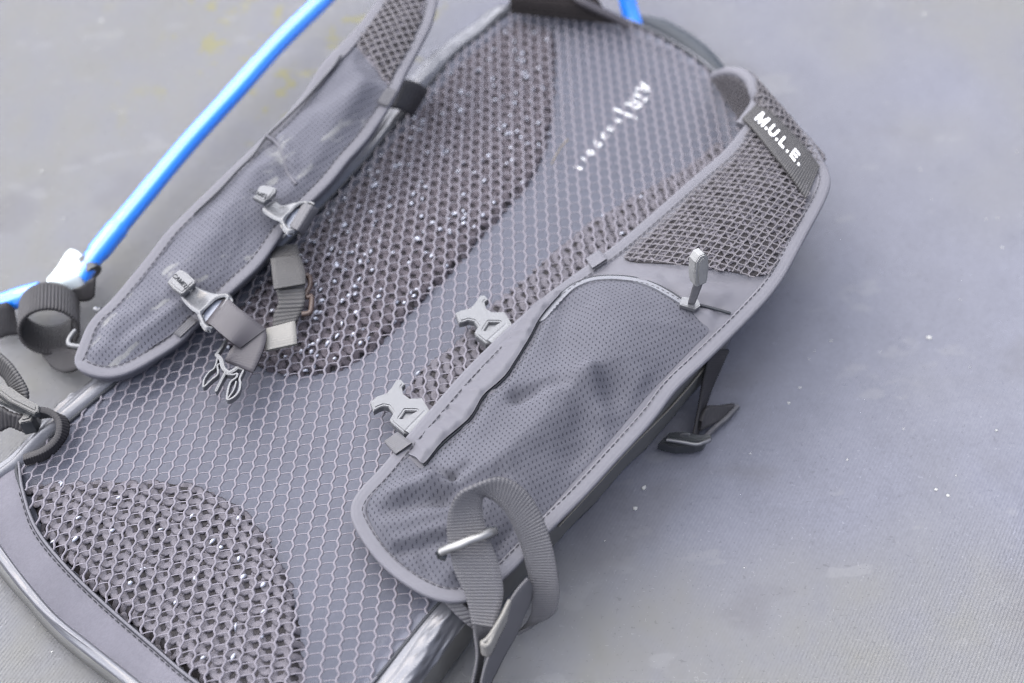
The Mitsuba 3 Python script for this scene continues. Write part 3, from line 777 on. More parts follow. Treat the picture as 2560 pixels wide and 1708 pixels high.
# where that strap curls over to the top of the pack
cl = [(1890, 262, .0640), (1887, 232, .0665), (1876, 203, .066), (1850, 184, .061), (1818, 181, .050), (1788, 192, .033)]
cr = [(2046, 424, .062), (2054, 412, .060), (2040, 392, .055), (2000, 366, .047), (1940, 345, .038), (1880, 322, .028)]
put(RS + '__folded_top', webbing(wpts(cl), wpts(cr), .0050, .0030, .0001, .0009, 12, 8), 'webbing_mauve', label='folded strap end curling over to the top of the pack')
for side_lift in (.0034, -.0034):
    put(RS + '__folded_top__netting', strip_net(wpts(cl), wpts(cr), side_lift, p=.0027, h=.0046, amp=.00112, r1=.00040, r2=.00030, angle=20), 'strap_thread', kind='stuff')
put(RS + '__folded_top__binding', tube(resample(spline(wpts([(1853, 316, .0605)] + cl), 8), .0012), .0033, 12, b=.0027), 'binding')

# buckles clipped on its inner edge
def plate(pts, surf_z, h, b=.0007, holes=()):
    p = at(np.array([q[0] for q in pts]), np.array([q[1] for q in pts]), surf_z)
    g = Polygon(p[:, :2]).buffer(.0007).buffer(-.0007)
    for hl in holes:
        q = at(np.array([a[0] for a in hl]), np.array([a[1] for a in hl]), surf_z + h)
        g = g.difference(Polygon(q[:, :2]))
    return stack_extrude(g, surf_z, h, b), g
def female(pts, hole, bar, z):
    key = put(PK + '__buckle', plate(pts, z, .0042, .0012, [hole])[0], 'silver', smooth=50, label=None)
    hp = at(np.array([a[0] for a in hole]), np.array([a[1] for a in hole]), z + .0042)
    put(key + '__recess', stack_extrude(Polygon(hp[:, :2]).buffer(.0003), z + .0002, .0018, .0002, 1), 'silver', smooth=40)
    put(key + '__bar', tube(resample(wpts([(bar[0][0], bar[0][1], z + .0030), (bar[1][0], bar[1][1], z + .0030)]), .002), .0030, 14, b=.0027), 'silver')
    return key
k = female(C(800, 500, 2.35, [(452, 1082), (478, 1080), (503, 1108), (484, 1128), (492, 1165), (530, 1192), (602, 1188), (640, 1250), (655, 1282), (530, 1400), (495, 1398), (425, 1338), (412, 1318),
                              (432, 1280), (405, 1242), (375, 1238), (345, 1250), (318, 1266), (298, 1212), (340, 1178), (395, 1160), (425, 1125)]),
           C(800, 500, 2.35, [(470, 1282), (502, 1236), (566, 1238), (548, 1246), (504, 1280)]), C(800, 500, 2.35, [(636, 1262), (518, 1382)]), .0395)
labels[k] = {'label': 'lower grey plastic buckle on the pocket strap edge'}
k = female(C(800, 500, 2.35, [(940, 590), (966, 586), (990, 612), (968, 630), (976, 665), (1012, 686), (1084, 684), (1118, 738), (1132, 772), (1010, 872), (975, 872), (918, 826), (908, 806),
                              (928, 775), (905, 742), (872, 735), (845, 745), (818, 750), (796, 692), (830, 675), (885, 662), (912, 632)]),
           C(800, 500, 2.35, [(962, 764), (992, 716), (1054, 718), (1038, 726), (996, 764)]), C(800, 500, 2.35, [(1112, 752), (1000, 852)]), .0425)
labels[k] = {'label': 'upper grey plastic buckle on the pocket strap edge'}
for pts in ([(1498, 655), (1528, 640)], [(978, 1122), (1014, 1148)]):
    pass
# small webbing loops round the binding
def wrap(pts_a, pts_b, surf, lift=.0030):
    return webbing(edge_on(pts_a, lift, surf), edge_on(pts_b, lift, surf), .0012, .0010, .00022, .00022, 6)
put(RS + '__keeper_loop', wrap(C(800, 1041, 2.35, [(380, 170), (410, 205), (450, 245)]), C(800, 1041, 2.35, [(460, 115), (505, 150), (545, 180)]), SR), 'webbing')
put(RS + '__keeper_loop', wrap(C(800, 500, 2.35, [(1560, 370), (1580, 400), (1600, 430)]), C(800, 500, 2.35, [(1640, 320), (1665, 350), (1685, 375)]), SR), 'binding')

# ---- the strap on the hose side
LS = PK + '__shoulder_strap_001'
L_LEFT = [(985, -70), (945, 0), (894, 68), (851, 115), (800, 170), (766, 226), (723, 281), (664, 340), (613, 391), (502, 498), (426, 572), (370, 645), (332, 691), (277, 755), (238, 789), (213, 826), (198, 868), (180, 908)]
L_RIGHT = [(190, 925), (221, 941), (272, 950), (328, 937), (391, 903), (460, 855), (494, 817), (583, 736), (655, 667), (706, 594), (750, 540), (788, 505), (833, 459), (872, 409), (914, 364), (948, 316), (973, 278),
           (998, 235), (1018, 187), (1040, 148), (1060, 110), (1081, 64), (1095, 0), (1090, -70)]
SLB = Surf([(985, -70, .080), (945, 0, .076), (851, 115, .070), (766, 226, .064), (664, 340, .058), (502, 498, .050), (370, 645, .043), (277, 755, .038), (213, 826, .034), (185, 915, .031),
            (272, 950, .030), (391, 903, .032), (494, 817, .036), (583, 736, .040), (706, 594, .047), (788, 505, .051), (872, 409, .055), (948, 316, .059), (998, 235, .063), (1040, 148, .068),
            (1081, 64, .073), (1095, 0, .076), (1090, -70, .080), (1010, 60, .0755), (900, 200, .0685), (800, 330, .0615), (640, 520, .0530), (490, 680, .0455), (340, 830, .0370)], smoothing=0)
LPOLY = plan(SLB.line(L_LEFT + L_RIGHT, 7, True))
lw = ridges([(830, 300, 925, 215, 5, 2.6), (905, 150, 930, 190, 4, -2.4), (700, 355, 735, 420, 2.2, 1.8), (688, 365, 720, 440, 2.2, -2.2), (640, 440, 600, 520, 6, 1.8), (700, 455, 640, 500, 5, -1.6),
             (900, 260, 780, 420, 4, 1.2), (860, 220, 800, 260, 4, -1.4), (560, 560, 440, 700, 6, 1.6), (500, 580, 390, 720, 4, -1.4), (610, 600, 470, 760, 4, -1.5), (540, 690, 380, 850, 4, 1.5),
             (470, 760, 330, 860, 2.6, 1.6), (440, 750, 310, 850, 2.6, -1.5), (300, 800, 250, 880, 3, 1.4), (770, 450, 690, 540, 4, 1.5), (960, 180, 900, 300, 3, -1.2)], SLB)
SL = SLB.plus(lambda X, Y: lw(X, Y) + .0010 * fb(X, Y, 60, 41))
put(LS + '__padding', sheet(LPOLY.buffer(-.0014), SLB.plus(lambda X, Y: lw(X, Y) * .9 - .0016 + 0 * X), .002, .0050, 40), 'satin')
binding(LS + '__binding', LPOLY, SLB, .0066, .0016)
SEAM = [(890, 118), (854, 149), (835, 179), (799, 221), (762, 263), (706, 317), (668, 353), (638, 396), (596, 438), (549, 489), (489, 545), (430, 606), (380, 660), (330, 722), (285, 778), (255, 812), (236, 850), (224, 884)]
LRIP = SEAM[:-1] + [(214, 886), (226, 914), (262, 926), (318, 918), (375, 876), (440, 832), (480, 792), (566, 712), (636, 646), (690, 574), (735, 520), (772, 484), (812, 440), (852, 392), (894, 346), (928, 302), (953, 262), (970, 222), (940, 172), (910, 138)]
RIPP = plan(SLB.line(LRIP, 6, True))
def lp(X, Y):
    d = edge_dist(RIPP, X, Y)
    along = np.asarray(X) * .75 - np.asarray(Y) * .66
    crease = (1 - np.abs(2 * meshkit.fbm(np.stack([along * 80 + 3 * fb(X, Y, 25, 64), np.asarray(X) * 16 + np.asarray(Y) * 18, 0 * along], -1), 3, 66) - 1)) ** 5
    return   .0006 * crease * ramp(0, .008, d) + .0006 + .0022 * ramp(0, .012, d) + .0012 * fb(X, Y, 80, 45) * ramp(0, .008, d)
put(LS + '__pocket', sheet(RIPP, SL.plus(lp), .0014, .0008, 42), 'ripstop_scuffed', label='wrinkled spotted ripstop panel with pale scuffs')
FLAP = plan(SLB.line([(960, -20), (915, 75), (870, 122), (820, 178), (785, 232), (742, 288), (684, 346), (632, 398), (522, 505), (446, 580), (390, 650), (350, 698), (300, 755)] + SEAM[-4:2:-1] + [(842, 170), (856, 152), (884, 122), (925, 70), (970, 0)], 5, True))
put(LS + '__pocket_flap', sheet(FLAP, SL.plus(lambda X, Y: .0018 + .0012 * ramp(0, .006, edge_dist(FLAP, X, Y))), .0015, .0011, 40), 'satin')
put(LS + '__panel_fold', tube(resample(SL.line([(664, 346), (692, 366), (710, 398), (720, 440), (742, 470)], 8) + [0, 0, .0027], .0015), np.r_[.0004, np.full(3, .0009), np.linspace(.0009, .0003, 60)][:len(resample(SL.line([(664, 346), (692, 366), (710, 398), (720, 440), (742, 470)], 8), .0015))], 8), 'satin')
put(LS + '__pocket_seam', tube(resample(SL.line(SEAM[1:11], 8) + [0, 0, .0030], .0015), .00055, 6), 'seam_dark')
LM = plan(SLB.line([(995, -60), (965, 0), (925, 62), (892, 110), (912, 140), (941, 172), (970, 214), (994, 180), (1020, 140), (1042, 92), (1056, 40), (1060, -60)], 6, True))
put(LS + '__mesh_panel', sheet(LM, SL.plus(lambda X, Y: .0008 + 0 * X), .0018, .0006), 'pad_band')
put(LS + '__mesh_panel__netting', hexnet(LM.buffer(-.0003), lambda X, Y: SL.z(X, Y) + .0020, .0027, .0050, .00112, .00055, .00040, -22, .8, 6, 5, 8, 0, .0001, warp=drape), 'strap_thread', kind='stuff')
put(LS + '__mesh_panel__lining', hexnet(LM.buffer(-.0006), lambda X, Y: SL.z(X, Y) + .0012, .0040, .0050, .0009, .0009, .0006, 35, .4, 5, 5, 6), 'pad_dark', kind='stuff')
put(LS + '__keeper_loop', wrap(C(740, 100, 3.5625, [(730, 590), (775, 618), (815, 632)]), C(740, 100, 3.5625, [(815, 465), (860, 480), (905, 492)]), SLB), 'webbing')
put(LS + '__keeper_loop', wrap(C(400, 640, 6.534, [(250, 1330), (310, 1360), (350, 1390)]), C(400, 640, 6.534, [(520, 1060), (580, 1090), (630, 1130)]), SLB), 'webbing')

# chest-strap sliders with their embossed tags
def sternum(c, outer, tag, face, opening, z, text_o, text_x, ang, lab):
    key = PK + '__chest_slider'
    conv = lambda pts: [(c[0] + a / c[2], c[1] + b / c[2]) for a, b in pts]
    o3 = at(*np.array(conv(outer)).T, z + .002)
    h3 = at(*np.array(conv(opening)).T, z + .002)
    shape = Polygon(spline(o3[:, :2], 4, True)).buffer(0).difference(Polygon(spline(h3[:, :2], 4, True)).buffer(0))
    shape = max(getattr(shape, 'geoms', [shape]), key=lambda q: q.area)
    tc = at(*np.array(conv(tag)).mean(0), z)[:2]; hc = h3[:, :2].mean(0)
    ax2 = (hc - tc) / np.linalg.norm(hc - tc); span = np.linalg.norm(hc - tc)
    def saddle(X, Y):
        t = np.clip(((X - tc[0]) * ax2[0] + (Y - tc[1]) * ax2[1]) / span, 0, 1)
        d = shapely.distance(shapely.points(X, Y), shape.boundary)
        side = np.abs((X - tc[0]) * -ax2[1] + (Y - tc[1]) * ax2[0])
        return z + .0034 - .0034 * np.sin(math.pi * np.clip(t * 1.12, 0, 1)) * (1 - .35 * ramp(0, .006, side)) - .0011 * ramp(.0011, 0, d) + 0 * X
    flat = object.__new__(Surf); flat.z = saddle
    key = put(key, sheet(shape, flat, .0006, .0030), 'silver', label=lab)
    hp = h3
    put(key + '__inlay', stack_extrude(Polygon(spline(hp[:, :2], 4, True)).buffer(.0010), z - .0030, .0028, .0002, 1), 'inlay', smooth=40)
    put(key + '__tag', plate(conv(tag), z + .0026, .0030, .0012)[0], 'silver', smooth=50)
    a, b = conv([text_o, text_x])
    A, B = at(a[0], a[1], z + .0058), at(b[0], b[1], z + .0058)
    put(key + '__lettering', lettering('CAMELBAK', .0022, .0002, A, B - A, (0, 0, 1), False), 'seam_dark', smooth=False)
sternum((400, 640, 6.534), [(330, 640), (400, 520), (520, 420), (620, 480), (900, 585), (1060, 610), (1140, 640), (1192, 715), (1180, 760), (1100, 740), (790, 1105), (885, 1165), (800, 1215), (735, 1212), (690, 1140), (620, 960), (480, 830)],
        [(135, 478), (250, 335), (345, 268), (450, 320), (588, 455), (580, 500), (400, 668), (355, 672), (240, 590)], None,
        [(1080, 705), (980, 685), (860, 755), (730, 900), (688, 972), (735, 1080), (800, 1120), (930, 930)], .0475, (395, 470), (520, 590), 0, 'lower moulded chest-strap slider with embossed tag')
sternum((600, 440, 7.84), [(430, 640), (500, 540), (640, 440), (740, 450), (840, 508), (1190, 492), (1430, 520), (1445, 570), (1300, 560), (1010, 1000), (1090, 1040), (1075, 1100), (935, 1142), (870, 1050), (800, 925), (620, 800)],
        [(275, 490), (335, 385), (390, 275), (470, 245), (600, 265), (728, 305), (705, 395), (610, 500), (480, 588), (445, 578), (350, 530)], None,
        [(1285, 555), (1190, 555), (1060, 650), (940, 800), (890, 900), (905, 965), (970, 1020), (1140, 790)], .0595, (470, 385), (620, 440), 0, 'upper moulded chest-strap slider with embossed tag')
# ribbed webbing through the upper slider
c7 = lambda p: C(600, 440, 7.84, p)
put(PK + '__chest_webbing', webbing(wpts([a + (z,) for a, z in zip(c7([(1265, 520), (1330, 560), (1420, 590), (1510, 640), (1500, 700)]), (.0600, .0625, .0625, .057, .049))]),
                                    wpts([a + (z,) for a, z in zip(c7([(985, 985), (1060, 1040), (1130, 1070), (1180, 1130), (1190, 1190)]), (.0600, .0625, .0625, .057, .049))]), .0014, .0021, .0004), 'webbing')
# smooth webbing through the lower slider, folded down to the buckle
c6 = lambda p: C(480, 760, 6.27, p)
put(PK + '__chest_webbing', webbing(wpts([a + (z,) for a, z in zip(c6([(200, 330), (300, 340), (430, 450), (600, 590), (740, 690)]), (.047, .0495, .0510, .0505, .047))]),
                                    wpts([a + (z,) for a, z in zip(c6([(520, -80), (590, -60), (740, 80), (900, 195), (1150, 400)]), (.047, .0495, .0510, .0505, .047))]), .0014, .0009, .00010), 'webbing_mauve')
put(PK + '__chest_webbing', webbing(wpts([a + (z,) for a, z in zip(c6([(700, 590), (620, 700), (555, 800), (530, 860), (560, 900)]), (.0465, .0455, .0445, .0425, .040))]),
                                    wpts([a + (z,) for a, z in zip(c6([(1160, 385), (1165, 560), (1090, 800), (980, 1045), (960, 1060)]), (.0465, .0455, .0445, .0425, .040))]), .0016, .0009, .00010), 'webbing_mauve')
def strokes(c, lst, z, h):
    g = []
    for pts, w in lst:
        q = at(np.array([c[0] + a / c[2] for a, b in pts]), np.array([c[1] + b / c[2] for a, b in pts]), z + h)
        g.append(LineString(spline(q[:, :2], 5)).buffer(w * .5e-3))
    return stack_extrude(shapely.union_all(g), z, h, .0006)
put(PK + '__male_buckle', strokes((480, 760, 6.27), [([(520, 570), (440, 700), (370, 790)], 1.2), ([(395, 800), (450, 860), (480, 980), (560, 1060), (640, 1040), (720, 985), (790, 1000)], 1.9),
    ([(530, 1050), (450, 1200), (375, 1350)], 1.3), ([(405, 810), (350, 990), (265, 1060), (190, 1170), (172, 1270), (190, 1285), (290, 1190), (400, 1090), (395, 960), (430, 930)], 0.8),
    ([(810, 1020), (745, 1160), (755, 1230), (730, 1360), (640, 1460), (550, 1485), (555, 1370), (600, 1220), (690, 1145), (705, 1085), (640, 1100), (550, 1090)], 1.0), ([(690, 1210), (650, 1340), (570, 1460)], .8)], .0385, .0034),
    'silver', smooth=40, label='pronged male buckle hanging from the chest webbing')

# load-lifter webbing with its ladder lock, under the strap
c5 = lambda p: C(620, 540, 4.61, p)
zz = lambda pts, zs: wpts([a + (z,) for a, z in zip(pts, zs)])
put(PK + '__side_webbing', webbing(zz(c5([(285, 360), (270, 480), (280, 640), (320, 830), (350, 1000), (300, 1130), (280, 1290)]), (.040, .0425, .044, .043, .041, .039, .038)),
                                   zz(c5([(570, 330), (600, 460), (650, 640), (655, 800), (655, 990), (620, 1100), (560, 1215)]), (.040, .0425, .044, .043, .041, .039, .038)), .0014, .0021, .00050, nt=8), 'webbing_mid')
put(PK + '__side_webbing', webbing(zz(c5([(262, 500), (280, 680), (300, 850)]), (.0455, .0465, .0458)), zz(c5([(602, 462), (655, 640), (665, 785)]), (.0455, .0465, .0458)), .0014, .0013, .0002), 'webbing_mid')
put(PK + '__webbing_end', webbing(zz(c5([(205, 1560), (205, 1450), (215, 1312)]), (.0415, .0425, .0425)), zz(c5([(565, 1480), (560, 1380), (545, 1222)]), (.0415, .0425, .0425)), .0024, .0012, .00015), 'webbing_pale', label='pale folded webbing end with a stitch line')
put(PK + '__ladder_lock', join([tube(resample(spline(zz(c5([(640, 700), (700, 690), (715, 800), (660, 920), (700, 940), (735, 930), (725, 1090), (690, 1125), (620, 1130)]), (.040,) * 9), 6), .001), .0013, 8)]), 'brown_clip', label='brown ladder lock beside the side webbing')

# the short webbing loop at the top of the pack's left edge
c6b = lambda p: C(740, 100, 3.5625, p)
put(PK + '__compression_webbing', webbing(zz(c6b([(880, 370), (980, 360), (1090, 390), (1175, 455)]), (.040, .040, .035, .026)), zz(c6b([(830, 600), (900, 610), (980, 640), (1030, 680)]), (.040, .040, .035, .024)), .0014, .0012, .0001), 'webbing_dark')

# ------------------------------------------------------------------ tail webbing of the pocket strap: a standing loop through a bar slider
loopL = [(1181, 1560, .040), (1164, 1490, .048), (1136, 1426, .055), (1121, 1356, .062), (1117, 1322, .066), (1123, 1279, .073), (1142, 1240, .080), (1174, 1219, .083), (1247, 1194, .084), (1302, 1217, .080),
         (1344, 1271, .072), (1378, 1356, .060), (1395, 1440, .046), (1398, 1490, .036), (1386, 1532, .026), (1342, 1560, .016), (1292, 1586, .008)]
loopR = [(1236, 1570, .040), (1258, 1490, .048), (1250, 1426, .055), (1228, 1356, .062), (1214, 1316, .066), (1206, 1275, .071), (1207, 1250, .075), (1214, 1239, .0765), (1240, 1256, .075), (1264, 1283, .071),
         (1283, 1318, .065), (1304, 1370, .055), (1321, 1436, .043), (1329, 1492, .033), (1328, 1530, .023), (1316, 1556, .013), (1300, 1580, .006)]
put(PK + '__tail_webbing', webbing(wpts(loopL), wpts(loopR), .0013, .00135, .0006, .0002, 7, 10), 'webbing', label='wide ribbed webbing standing in a loop at the strap tip')
lowL = [(1178, 1548, .0415), (1190, 1608, .033), (1192, 1650, .028), (1180, 1712, .022), (1172, 1760, .018)]
lowR = [(1240, 1560, .0395), (1218, 1608, .022), (1206, 1650, .014), (1196, 1712, .006), (1188, 1760, .003)]
put(PK + '__tail_webbing', webbing(wpts(lowL), wpts(lowR), .0013, .00122, .00028, .00024), 'webbing')
fL = [(1319, 1446, .048), (1290, 1480, .050), (1268, 1520, .048), (1248, 1578, .041), (1230, 1622, .035), (1214, 1664, .029), (1202, 1712, .023), (1194, 1760, .018)]
fR = [(1332, 1470, .036), (1322, 1510, .032), (1306, 1545, .028), (1287, 1590, .023), (1262, 1634, .018), (1239, 1680, .013), (1222, 1718, .007), (1212, 1766, .003)]
put(PK + '__tail_webbing', webbing(wpts(fL), wpts(fR), .0013, .0009, .00008), 'webbing')
hem = [(1274, 1500), (1252, 1545), (1222, 1592), (1205, 1606), (1210, 1612), (1222, 1608), (1240, 1570), (1262, 1528)]
put(PK + '__tail_webbing__rolled_hem', webbing(wpts([p + (.0515,) for p in hem]), wpts([(p[0] + 3, p[1] + 26, .040) for p in hem]), .0014, .0011, .0001), 'webbing_pale', label='rolled webbing hem seen edge on')
lad = C(1080, 1160, 5.87, [(130, 1290), (260, 1235), (420, 1180), (560, 1115), (700, 1070), (850, 1010), (905, 985)])
put(PK + '__bar_slider', tube(resample(spline(wpts([p + (z,) for p, z in zip(lad, (.0625, .0655, .0680, .0690, .0690, .0675, .064))]), 6), .0012), .0019, 12, b=.0016), 'steel', label='shiny bar slider across the standing webbing loop')
put(PK + '__bar_slider__bracket', join([tube(resample(spline(wpts(C(1080, 1160, 5.87, [(230, 1245, .0645), (150, 1270, .061), (110, 1330, .058), (190, 1370, .056)])), 6), .0012), .0017, 10),
                                      tube(resample(spline(wpts(C(1080, 1160, 5.87, [(800, 1040, .0665), (850, 1000, .0655), (905, 990, .062)])), 6), .0012), .0022, 10)]), 'black_gloss')
put(PK + '__tip_webbing', webbing(wpts(C(1040, 1441, 5.87, [(420, 380, .038), (480, 450, .036), (640, 610, .033), (810, 750, .029)])), wpts(C(1040, 1441, 5.87, [(640, 330, .039), (730, 420, .037), (860, 560, .034), (960, 680, .030)])), .0015, .0021, .0004), 'webbing')

# side webbing with its flat buckle lying on the canvas beyond the pocket strap
c3 = lambda p: C(1560, 900, 6.27, p)
put(PK + '__ground_webbing', webbing(wpts(c3([(1330, -160, .034), (1300, 30, .030), (1240, 320, .022), (1190, 650, .016), (1130, 960, .013), (1085, 1190, .010)])),
                                     wpts(c3([(1640, -160, .030), (1560, 30, .025), (1430, 300, .014), (1310, 600, .006), (1215, 900, .004), (1150, 1190, .003)])), .0013, .0013, .0002), 'webbing_dark')
put(PK + '__ground_webbing', webbing(wpts(c3([(1200, 960, .012), (1290, 735, .013), (1500, 712, .011), (1730, 688, .009)])), wpts(c3([(1180, 1110, .0075), (1290, 1060, .007), (1480, 960, .006), (1640, 880, .004)])), .0016, .0017, .0003), 'webbing_dark')
put(PK + '__ground_webbing', webbing(wpts(c3([(1790, 700, .0075), (1690, 810, .0075), (1590, 915, .007), (1430, 1040, .006), (1270, 1200, .006)])), wpts(c3([(1800, 730, .003), (1705, 840, .003), (1610, 945, .003), (1450, 1070, .003), (1290, 1230, .003)])), .0016, .0012, .00012), 'webbing')
put(PK + '__flat_buckle', plate(c3([(655, 1240), (700, 1180), (900, 1165), (1150, 1215), (1330, 1205), (1365, 1255), (1340, 1290), (1130, 1325), (900, 1300), (700, 1275)]), .0085, .0030, .001)[0], 'black_gloss', smooth=50, label='flat black buckle on the canvas beyond the pocket strap')
put(PK + '__flat_buckle__body', plate(c3([(520, 1400), (640, 1290), (900, 1305), (1130, 1340), (1280, 1350), (1230, 1420), (1100, 1455), (800, 1470)]), .0015, .0068, .0016)[0], 'black_gloss', smooth=50)
put(PK + '__flat_buckle__rail', tube(resample(spline(wpts(c3([(665, 1248, .0120), (900, 1285, .0122), (1130, 1325, .0120), (1240, 1295, .012), (1350, 1255, .0115)])), 6), .0015), .0010, 8), 'silver')
put(PK + '__flat_buckle__tongue', plate(c3([(870, 1195), (910, 1172), (1035, 1170), (1020, 1200)]), .0112, .002, .0006)[0], 'silver', smooth=50)

# waist webbing at the hose-side corner: a ring of webbing, a hook, a buckle with doubled straps
rc = at(122, 829, .0190)
axis = unit(np.array([-.22, .88, -.26]))
xr = unit(np.cross(axis, [0, 0, 1.0])); zr = np.cross(xr, axis)
w = np.radians(np.linspace(-128, 222, 22))
Rr = .0135
near_rim = rc + Rr * (np.cos(w)[:, None] * xr * -1 + np.sin(w)[:, None] * zr)
put(PK + '__waist_webbing', webbing(near_rim, near_rim + axis * .0215, .0015, .0016, .0007, .00022, 7, 5), 'webbing_dark', label='black ribbed webbing curled into a ring')
c1 = lambda p: C(0, 700, 3.136, p)
put(PK + '__waist_webbing', webbing(wpts(c1([(300, 520, .004), (420, 530, .007), (520, 535, .011), (640, 560, .020)])), wpts(c1([(345, 600, .003), (430, 700, .004), (520, 728, .007), (640, 690, .018)])), .0014, .0013, .00015), 'webbing_dark')
put(PK + '__waist_webbing', webbing(wpts(c1([(-60, 190, .018), (0, 188, .018), (60, 180, .018), (110, 230, .014)])), wpts(c1([(-60, 470, .005), (10, 455, .005), (70, 435, .005), (150, 430, .004)])), .0015, .0013, .00018), 'webbing_dark')
put(PK + '__waist_webbing', webbing(wpts(C(0, 600, 5.87, [(1000, 745, .012), (1180, 690, .018), (1290, 600, .022), (1400, 545, .025)])), wpts(C(0, 600, 5.87, [(1100, 900, .010), (1250, 900, .012), (1330, 880, .013), (1385, 830, .015)])), .0014, .0013, .0002), 'webbing_dark')
put(PK + '__strap_hook', join([tube(resample(spline(wpts(C(0, 600, 5.87, [(1105, 1335, .027), (1050, 1400, .0275), (1005, 1480, .027), (1015, 1535, .027), (1090, 1555, .028), (1190, 1565, .030)])), 6), .001), .0013, 10),
                              tube(resample(wpts(C(0, 600, 5.87, [(1400, 1015, .034), (1440, 1040, .035), (1500, 1020, .037)])), .001), .0014, 8)]), 'silver', label='grey wire hook at the tip of the hose-side strap')
# buckle with doubled webbing
put(PK + '__waist_buckle', plate(c1([(-40, 880), (-20, 850), (45, 850), (100, 870), (200, 940), (325, 1015), (318, 1068), (285, 1082), (100, 990), (0, 915)]), .030, .0042, .0016)[0], 'black_gloss', smooth=50, label='black waist-strap buckle at the left edge of the pack')
put(PK + '__waist_buckle__jaw', plate(c1([(225, 1070), (245, 1060), (330, 1090), (318, 1150), (290, 1195), (200, 1215), (190, 1190), (225, 1150)]), .019, .0105, .0016)[0], 'black_gloss', smooth=50)
put(PK + '__waist_buckle__bridge', plate(c1([(0, 935), (100, 985), (240, 1062), (225, 1085), (85, 1015), (-20, 965)]), .025, .0045, .0014)[0], 'black_gloss', smooth=50)
put(PK + '__waist_webbing', webbing(wpts(c1([(-30, 560, .036), (20, 600, .036), (90, 670, .037), (165, 780, .036), (212, 870, .034), (215, 950, .031)])), wpts(c1([(-60, 700, .026), (-20, 720, .026), (40, 770, .026), (80, 840, .026), (110, 900, .027), (120, 930, .028)])), .0018, .0015, .0005), 'webbing_mid')
put(PK + '__waist_webbing', webbing(wpts(c1([(-40, 990, .026), (20, 1000, .026), (70, 1035, .0265), (150, 1060, .0275), (240, 1085, .028)])), wpts(c1([(-40, 1195, .016), (20, 1180, .016), (80, 1150, .018), (130, 1165, .019), (200, 1195, .020)])), .0016, .0024, .0005), 'webbing_dark')
put(PK + '__waist_webbing', webbing(wpts(c1([(290, 1010, .032), (380, 1030, .031), (440, 1080, .030), (462, 1150, .029), (440, 1240, .027), (340, 1330, .025), (180, 1390, .022)])),
                                    wpts(c1([(300, 1075, .026), (400, 1060, .024), (500, 1090, .022), (525, 1170, .021), (480, 1270, .019), (360, 1390, .017), (200, 1440, .016)])), .0028, .0012, .0003), 'webbing_dark')

# carry loop at the top
put(PK + '__carry_loop', webbing(wpts([(1272, -60, .046), (1274, -10, .042), (1279, 32, .034)]), wpts([(1480, -60, .046), (1500, 10, .040), (1560, 62, .031)]), .0045, .0028, .0012, .0008, 12), 'fuzz', label='fuzzy dark carry loop at the top of the back panel')
put(PK + '__carry_loop__edge', tube(resample(spline(wpts([(1430, -60, .048), (1440, -8, .045), (1490, 22, .040), (1540, 46, .035), (1572, 66, .031)]), 6), .002), .0028, 10, b=.002), 'webbing_mauve')

# ------------------------------------------------------------------ the drinking tube
TB = 'drinking_tube'
pth = [(1586, 66, .021), (1573, 22, .028), (1560, -40, .040), (1520, -190, .070), (1400, -330, .090), (1180, -330, .090), (960, -170, .060), (872, -72, .040), (806, 2, .031), (698, 102 + 6, .029), (596, 222, .027),
       (468, 362, .025), (349, 505, .022), (272, 598, .020), (226, 656, .0185), (196, 700, .0175)]
tp = resample(spline(wpts(pth), 10), .003)
put(TB + '__hose', tube(tp, .0050, 28), 'hose')
sl = resample(spline(wpts([(300, 564, .0208), (272, 598, .020), (240, 638, .019)]), 8), .002)
put(TB + '__sleeve', tube(sl, np.r_[.0051, np.full(len(sl) - 2, .0057), .0051], 28), 'hose')
# embossed grip marks along its side
marks = []
tdir = unit(np.gradient(tp, axis=0))
for x, y in ((628, 192), (600, 232), (380, 490), (330, 548)):
    i = np.argmin(np.linalg.norm(tp - at(x, y, .024), axis=1))
    side = unit(np.cross(tdir[i - 3:i + 4], [0, 0, 1.0]))
    marks.append(tube(tp[i - 3:i + 4] + side * .0042 + np.array([0, 0, .0026]), .00035, 6))
put(TB + '__grip_mark', join(marks), 'hose', kind='stuff')
cap_line = wpts([p + (.017,) for p in C(0, 600, 5.87, [(690, 640), (765, 555), (850, 440), (935, 300), (1015, 212), (1090, 186), (1200, 222), (1275, 320), (1300, 430), (1280, 560), (1215, 650), (1080, 700), (960, 745), (800, 740), (700, 705)])])
cpoly = Polygon(spline(cap_line[:, :2], 6, True))
cz = Surf([(100, 600, .0165), (300, 600, .0165), (100, 800, .0165), (300, 800, .0165)], lambda X, Y: .0085 * np.sqrt(np.clip(1 - (1 - np.clip(edge_dist(cpoly, X, Y) / .0075, 0, 1)) ** 2, 0, 1)))
put(TB + '__valve_cover', sheet(cpoly, cz, .0010, .006), 'white_plastic', label='glossy white cover at the lower end of the tube')
put(TB + '__valve_collar', tube(resample(wpts([(206, 655, .0185), (232, 684, .017)]), .002), .0054, 16), 'black_gloss')
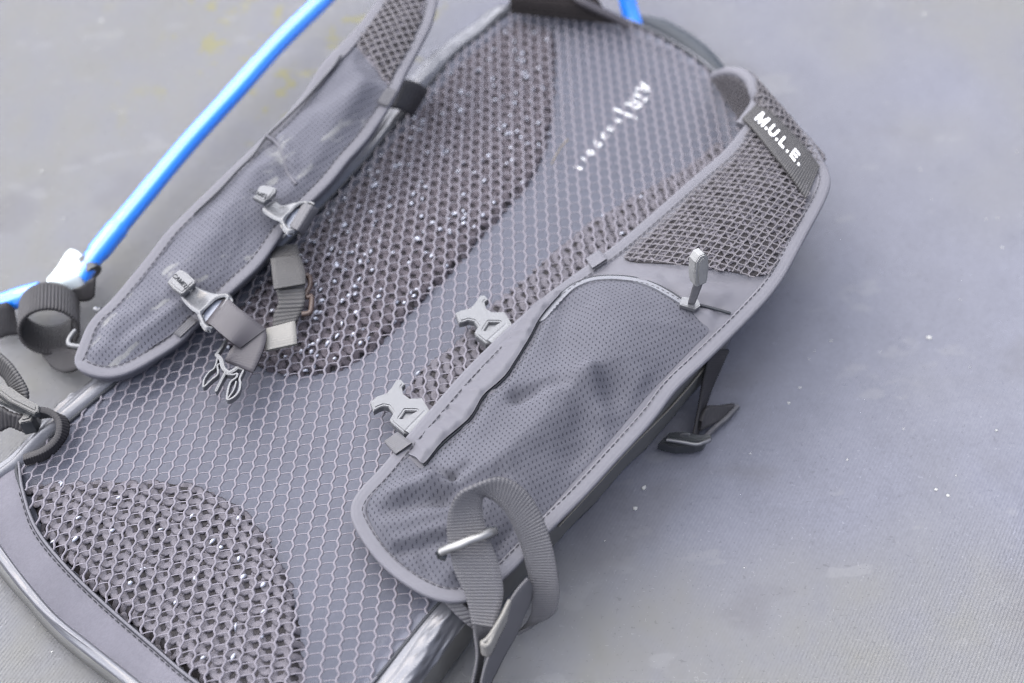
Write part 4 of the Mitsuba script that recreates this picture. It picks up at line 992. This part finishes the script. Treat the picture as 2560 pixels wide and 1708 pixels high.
put(TB + '__bite_valve', tube(resample(spline(wpts(C(0, 600, 5.87, [(-250, 1010, .010), (0, 945, .011), (160, 890, .013), (330, 830, .015), (600, 760, .016)])), 6), .002), .0052, 20), 'hose')
labels[TB] = {'label': 'glossy blue drinking tube arching from the pack top to a white cover on the canvas', 'category': 'tube'}

# ------------------------------------------------------------------ small litter
chips = []
for x, y, r in [(2322, 845, .0016), (2310, 38, .0018), (2490, 1077, .0011), (2078, 853, .0011), (2036, 878, .0008), (2022, 898, .0006), (1972, 1008, .0009), (2000, 970, .0007), (2258, 1073, .0007), (2118, 1150, .0008), (1876, 1134, .0007),
                (2542, 381, .0009), (2494, 546, .0010), (2505, 620, .0009), (2465, 548, .0006), (2424, 918, .0006), (2400, 750, .0005), (1610, 1220, .0014), (1588, 1272, .0013), (1512, 1352, .0006), (2340, 1225, .0013), (2370, 1240, .0012),
                (2390, 1190, .0007), (252, 52, .0012), (256, 56, .0010), (105, 430, .0014), (160, 548, .0010), (2010, 490, .0008), (2300, 425, .0008), (1860, 1420, .0006), (130, 1630, .0007), (2200, 880, .0006), (2330, 500, .0005)]:
    q = GROUND.on(np.array([float(x)]), np.array([float(y)]))[0]
    m = trimesh.creation.icosphere(subdivisions=1, radius=1.0)
    v = np.array(m.vertices) * (1 + .5 * (rng.random((len(m.vertices), 1)) - .5)) * r * np.array([rng.uniform(.5, 1.0), rng.uniform(.35, .8), .35])
    a = rng.uniform(0, 6.28)
    v = v @ np.array([[math.cos(a), math.sin(a), 0], [-math.sin(a), math.cos(a), 0], [0, 0, 1]])
    chips.append((v + q + [0, 0, r * .2], np.array(m.faces)))
put('debris', join(chips), 'chip', smooth=False, label='pale crumbs and flecks scattered over the canvas', kind='stuff', category='debris')
gq = SP.line([(1378, 415), (1392, 388), (1405, 368), (1420, 352)], 4)
put('dry_grass_stalk', tube(gq + [0, 0, .0010], np.linspace(.00025, .00042, len(gq)), 6), 'dry_grass', label='thin dry grass stalk caught on the netting below the white print', category='grass stalk')

labels[PK] = {'label': 'grey hydration backpack lying with its netted back panel and padded straps facing up', 'category': 'backpack'}
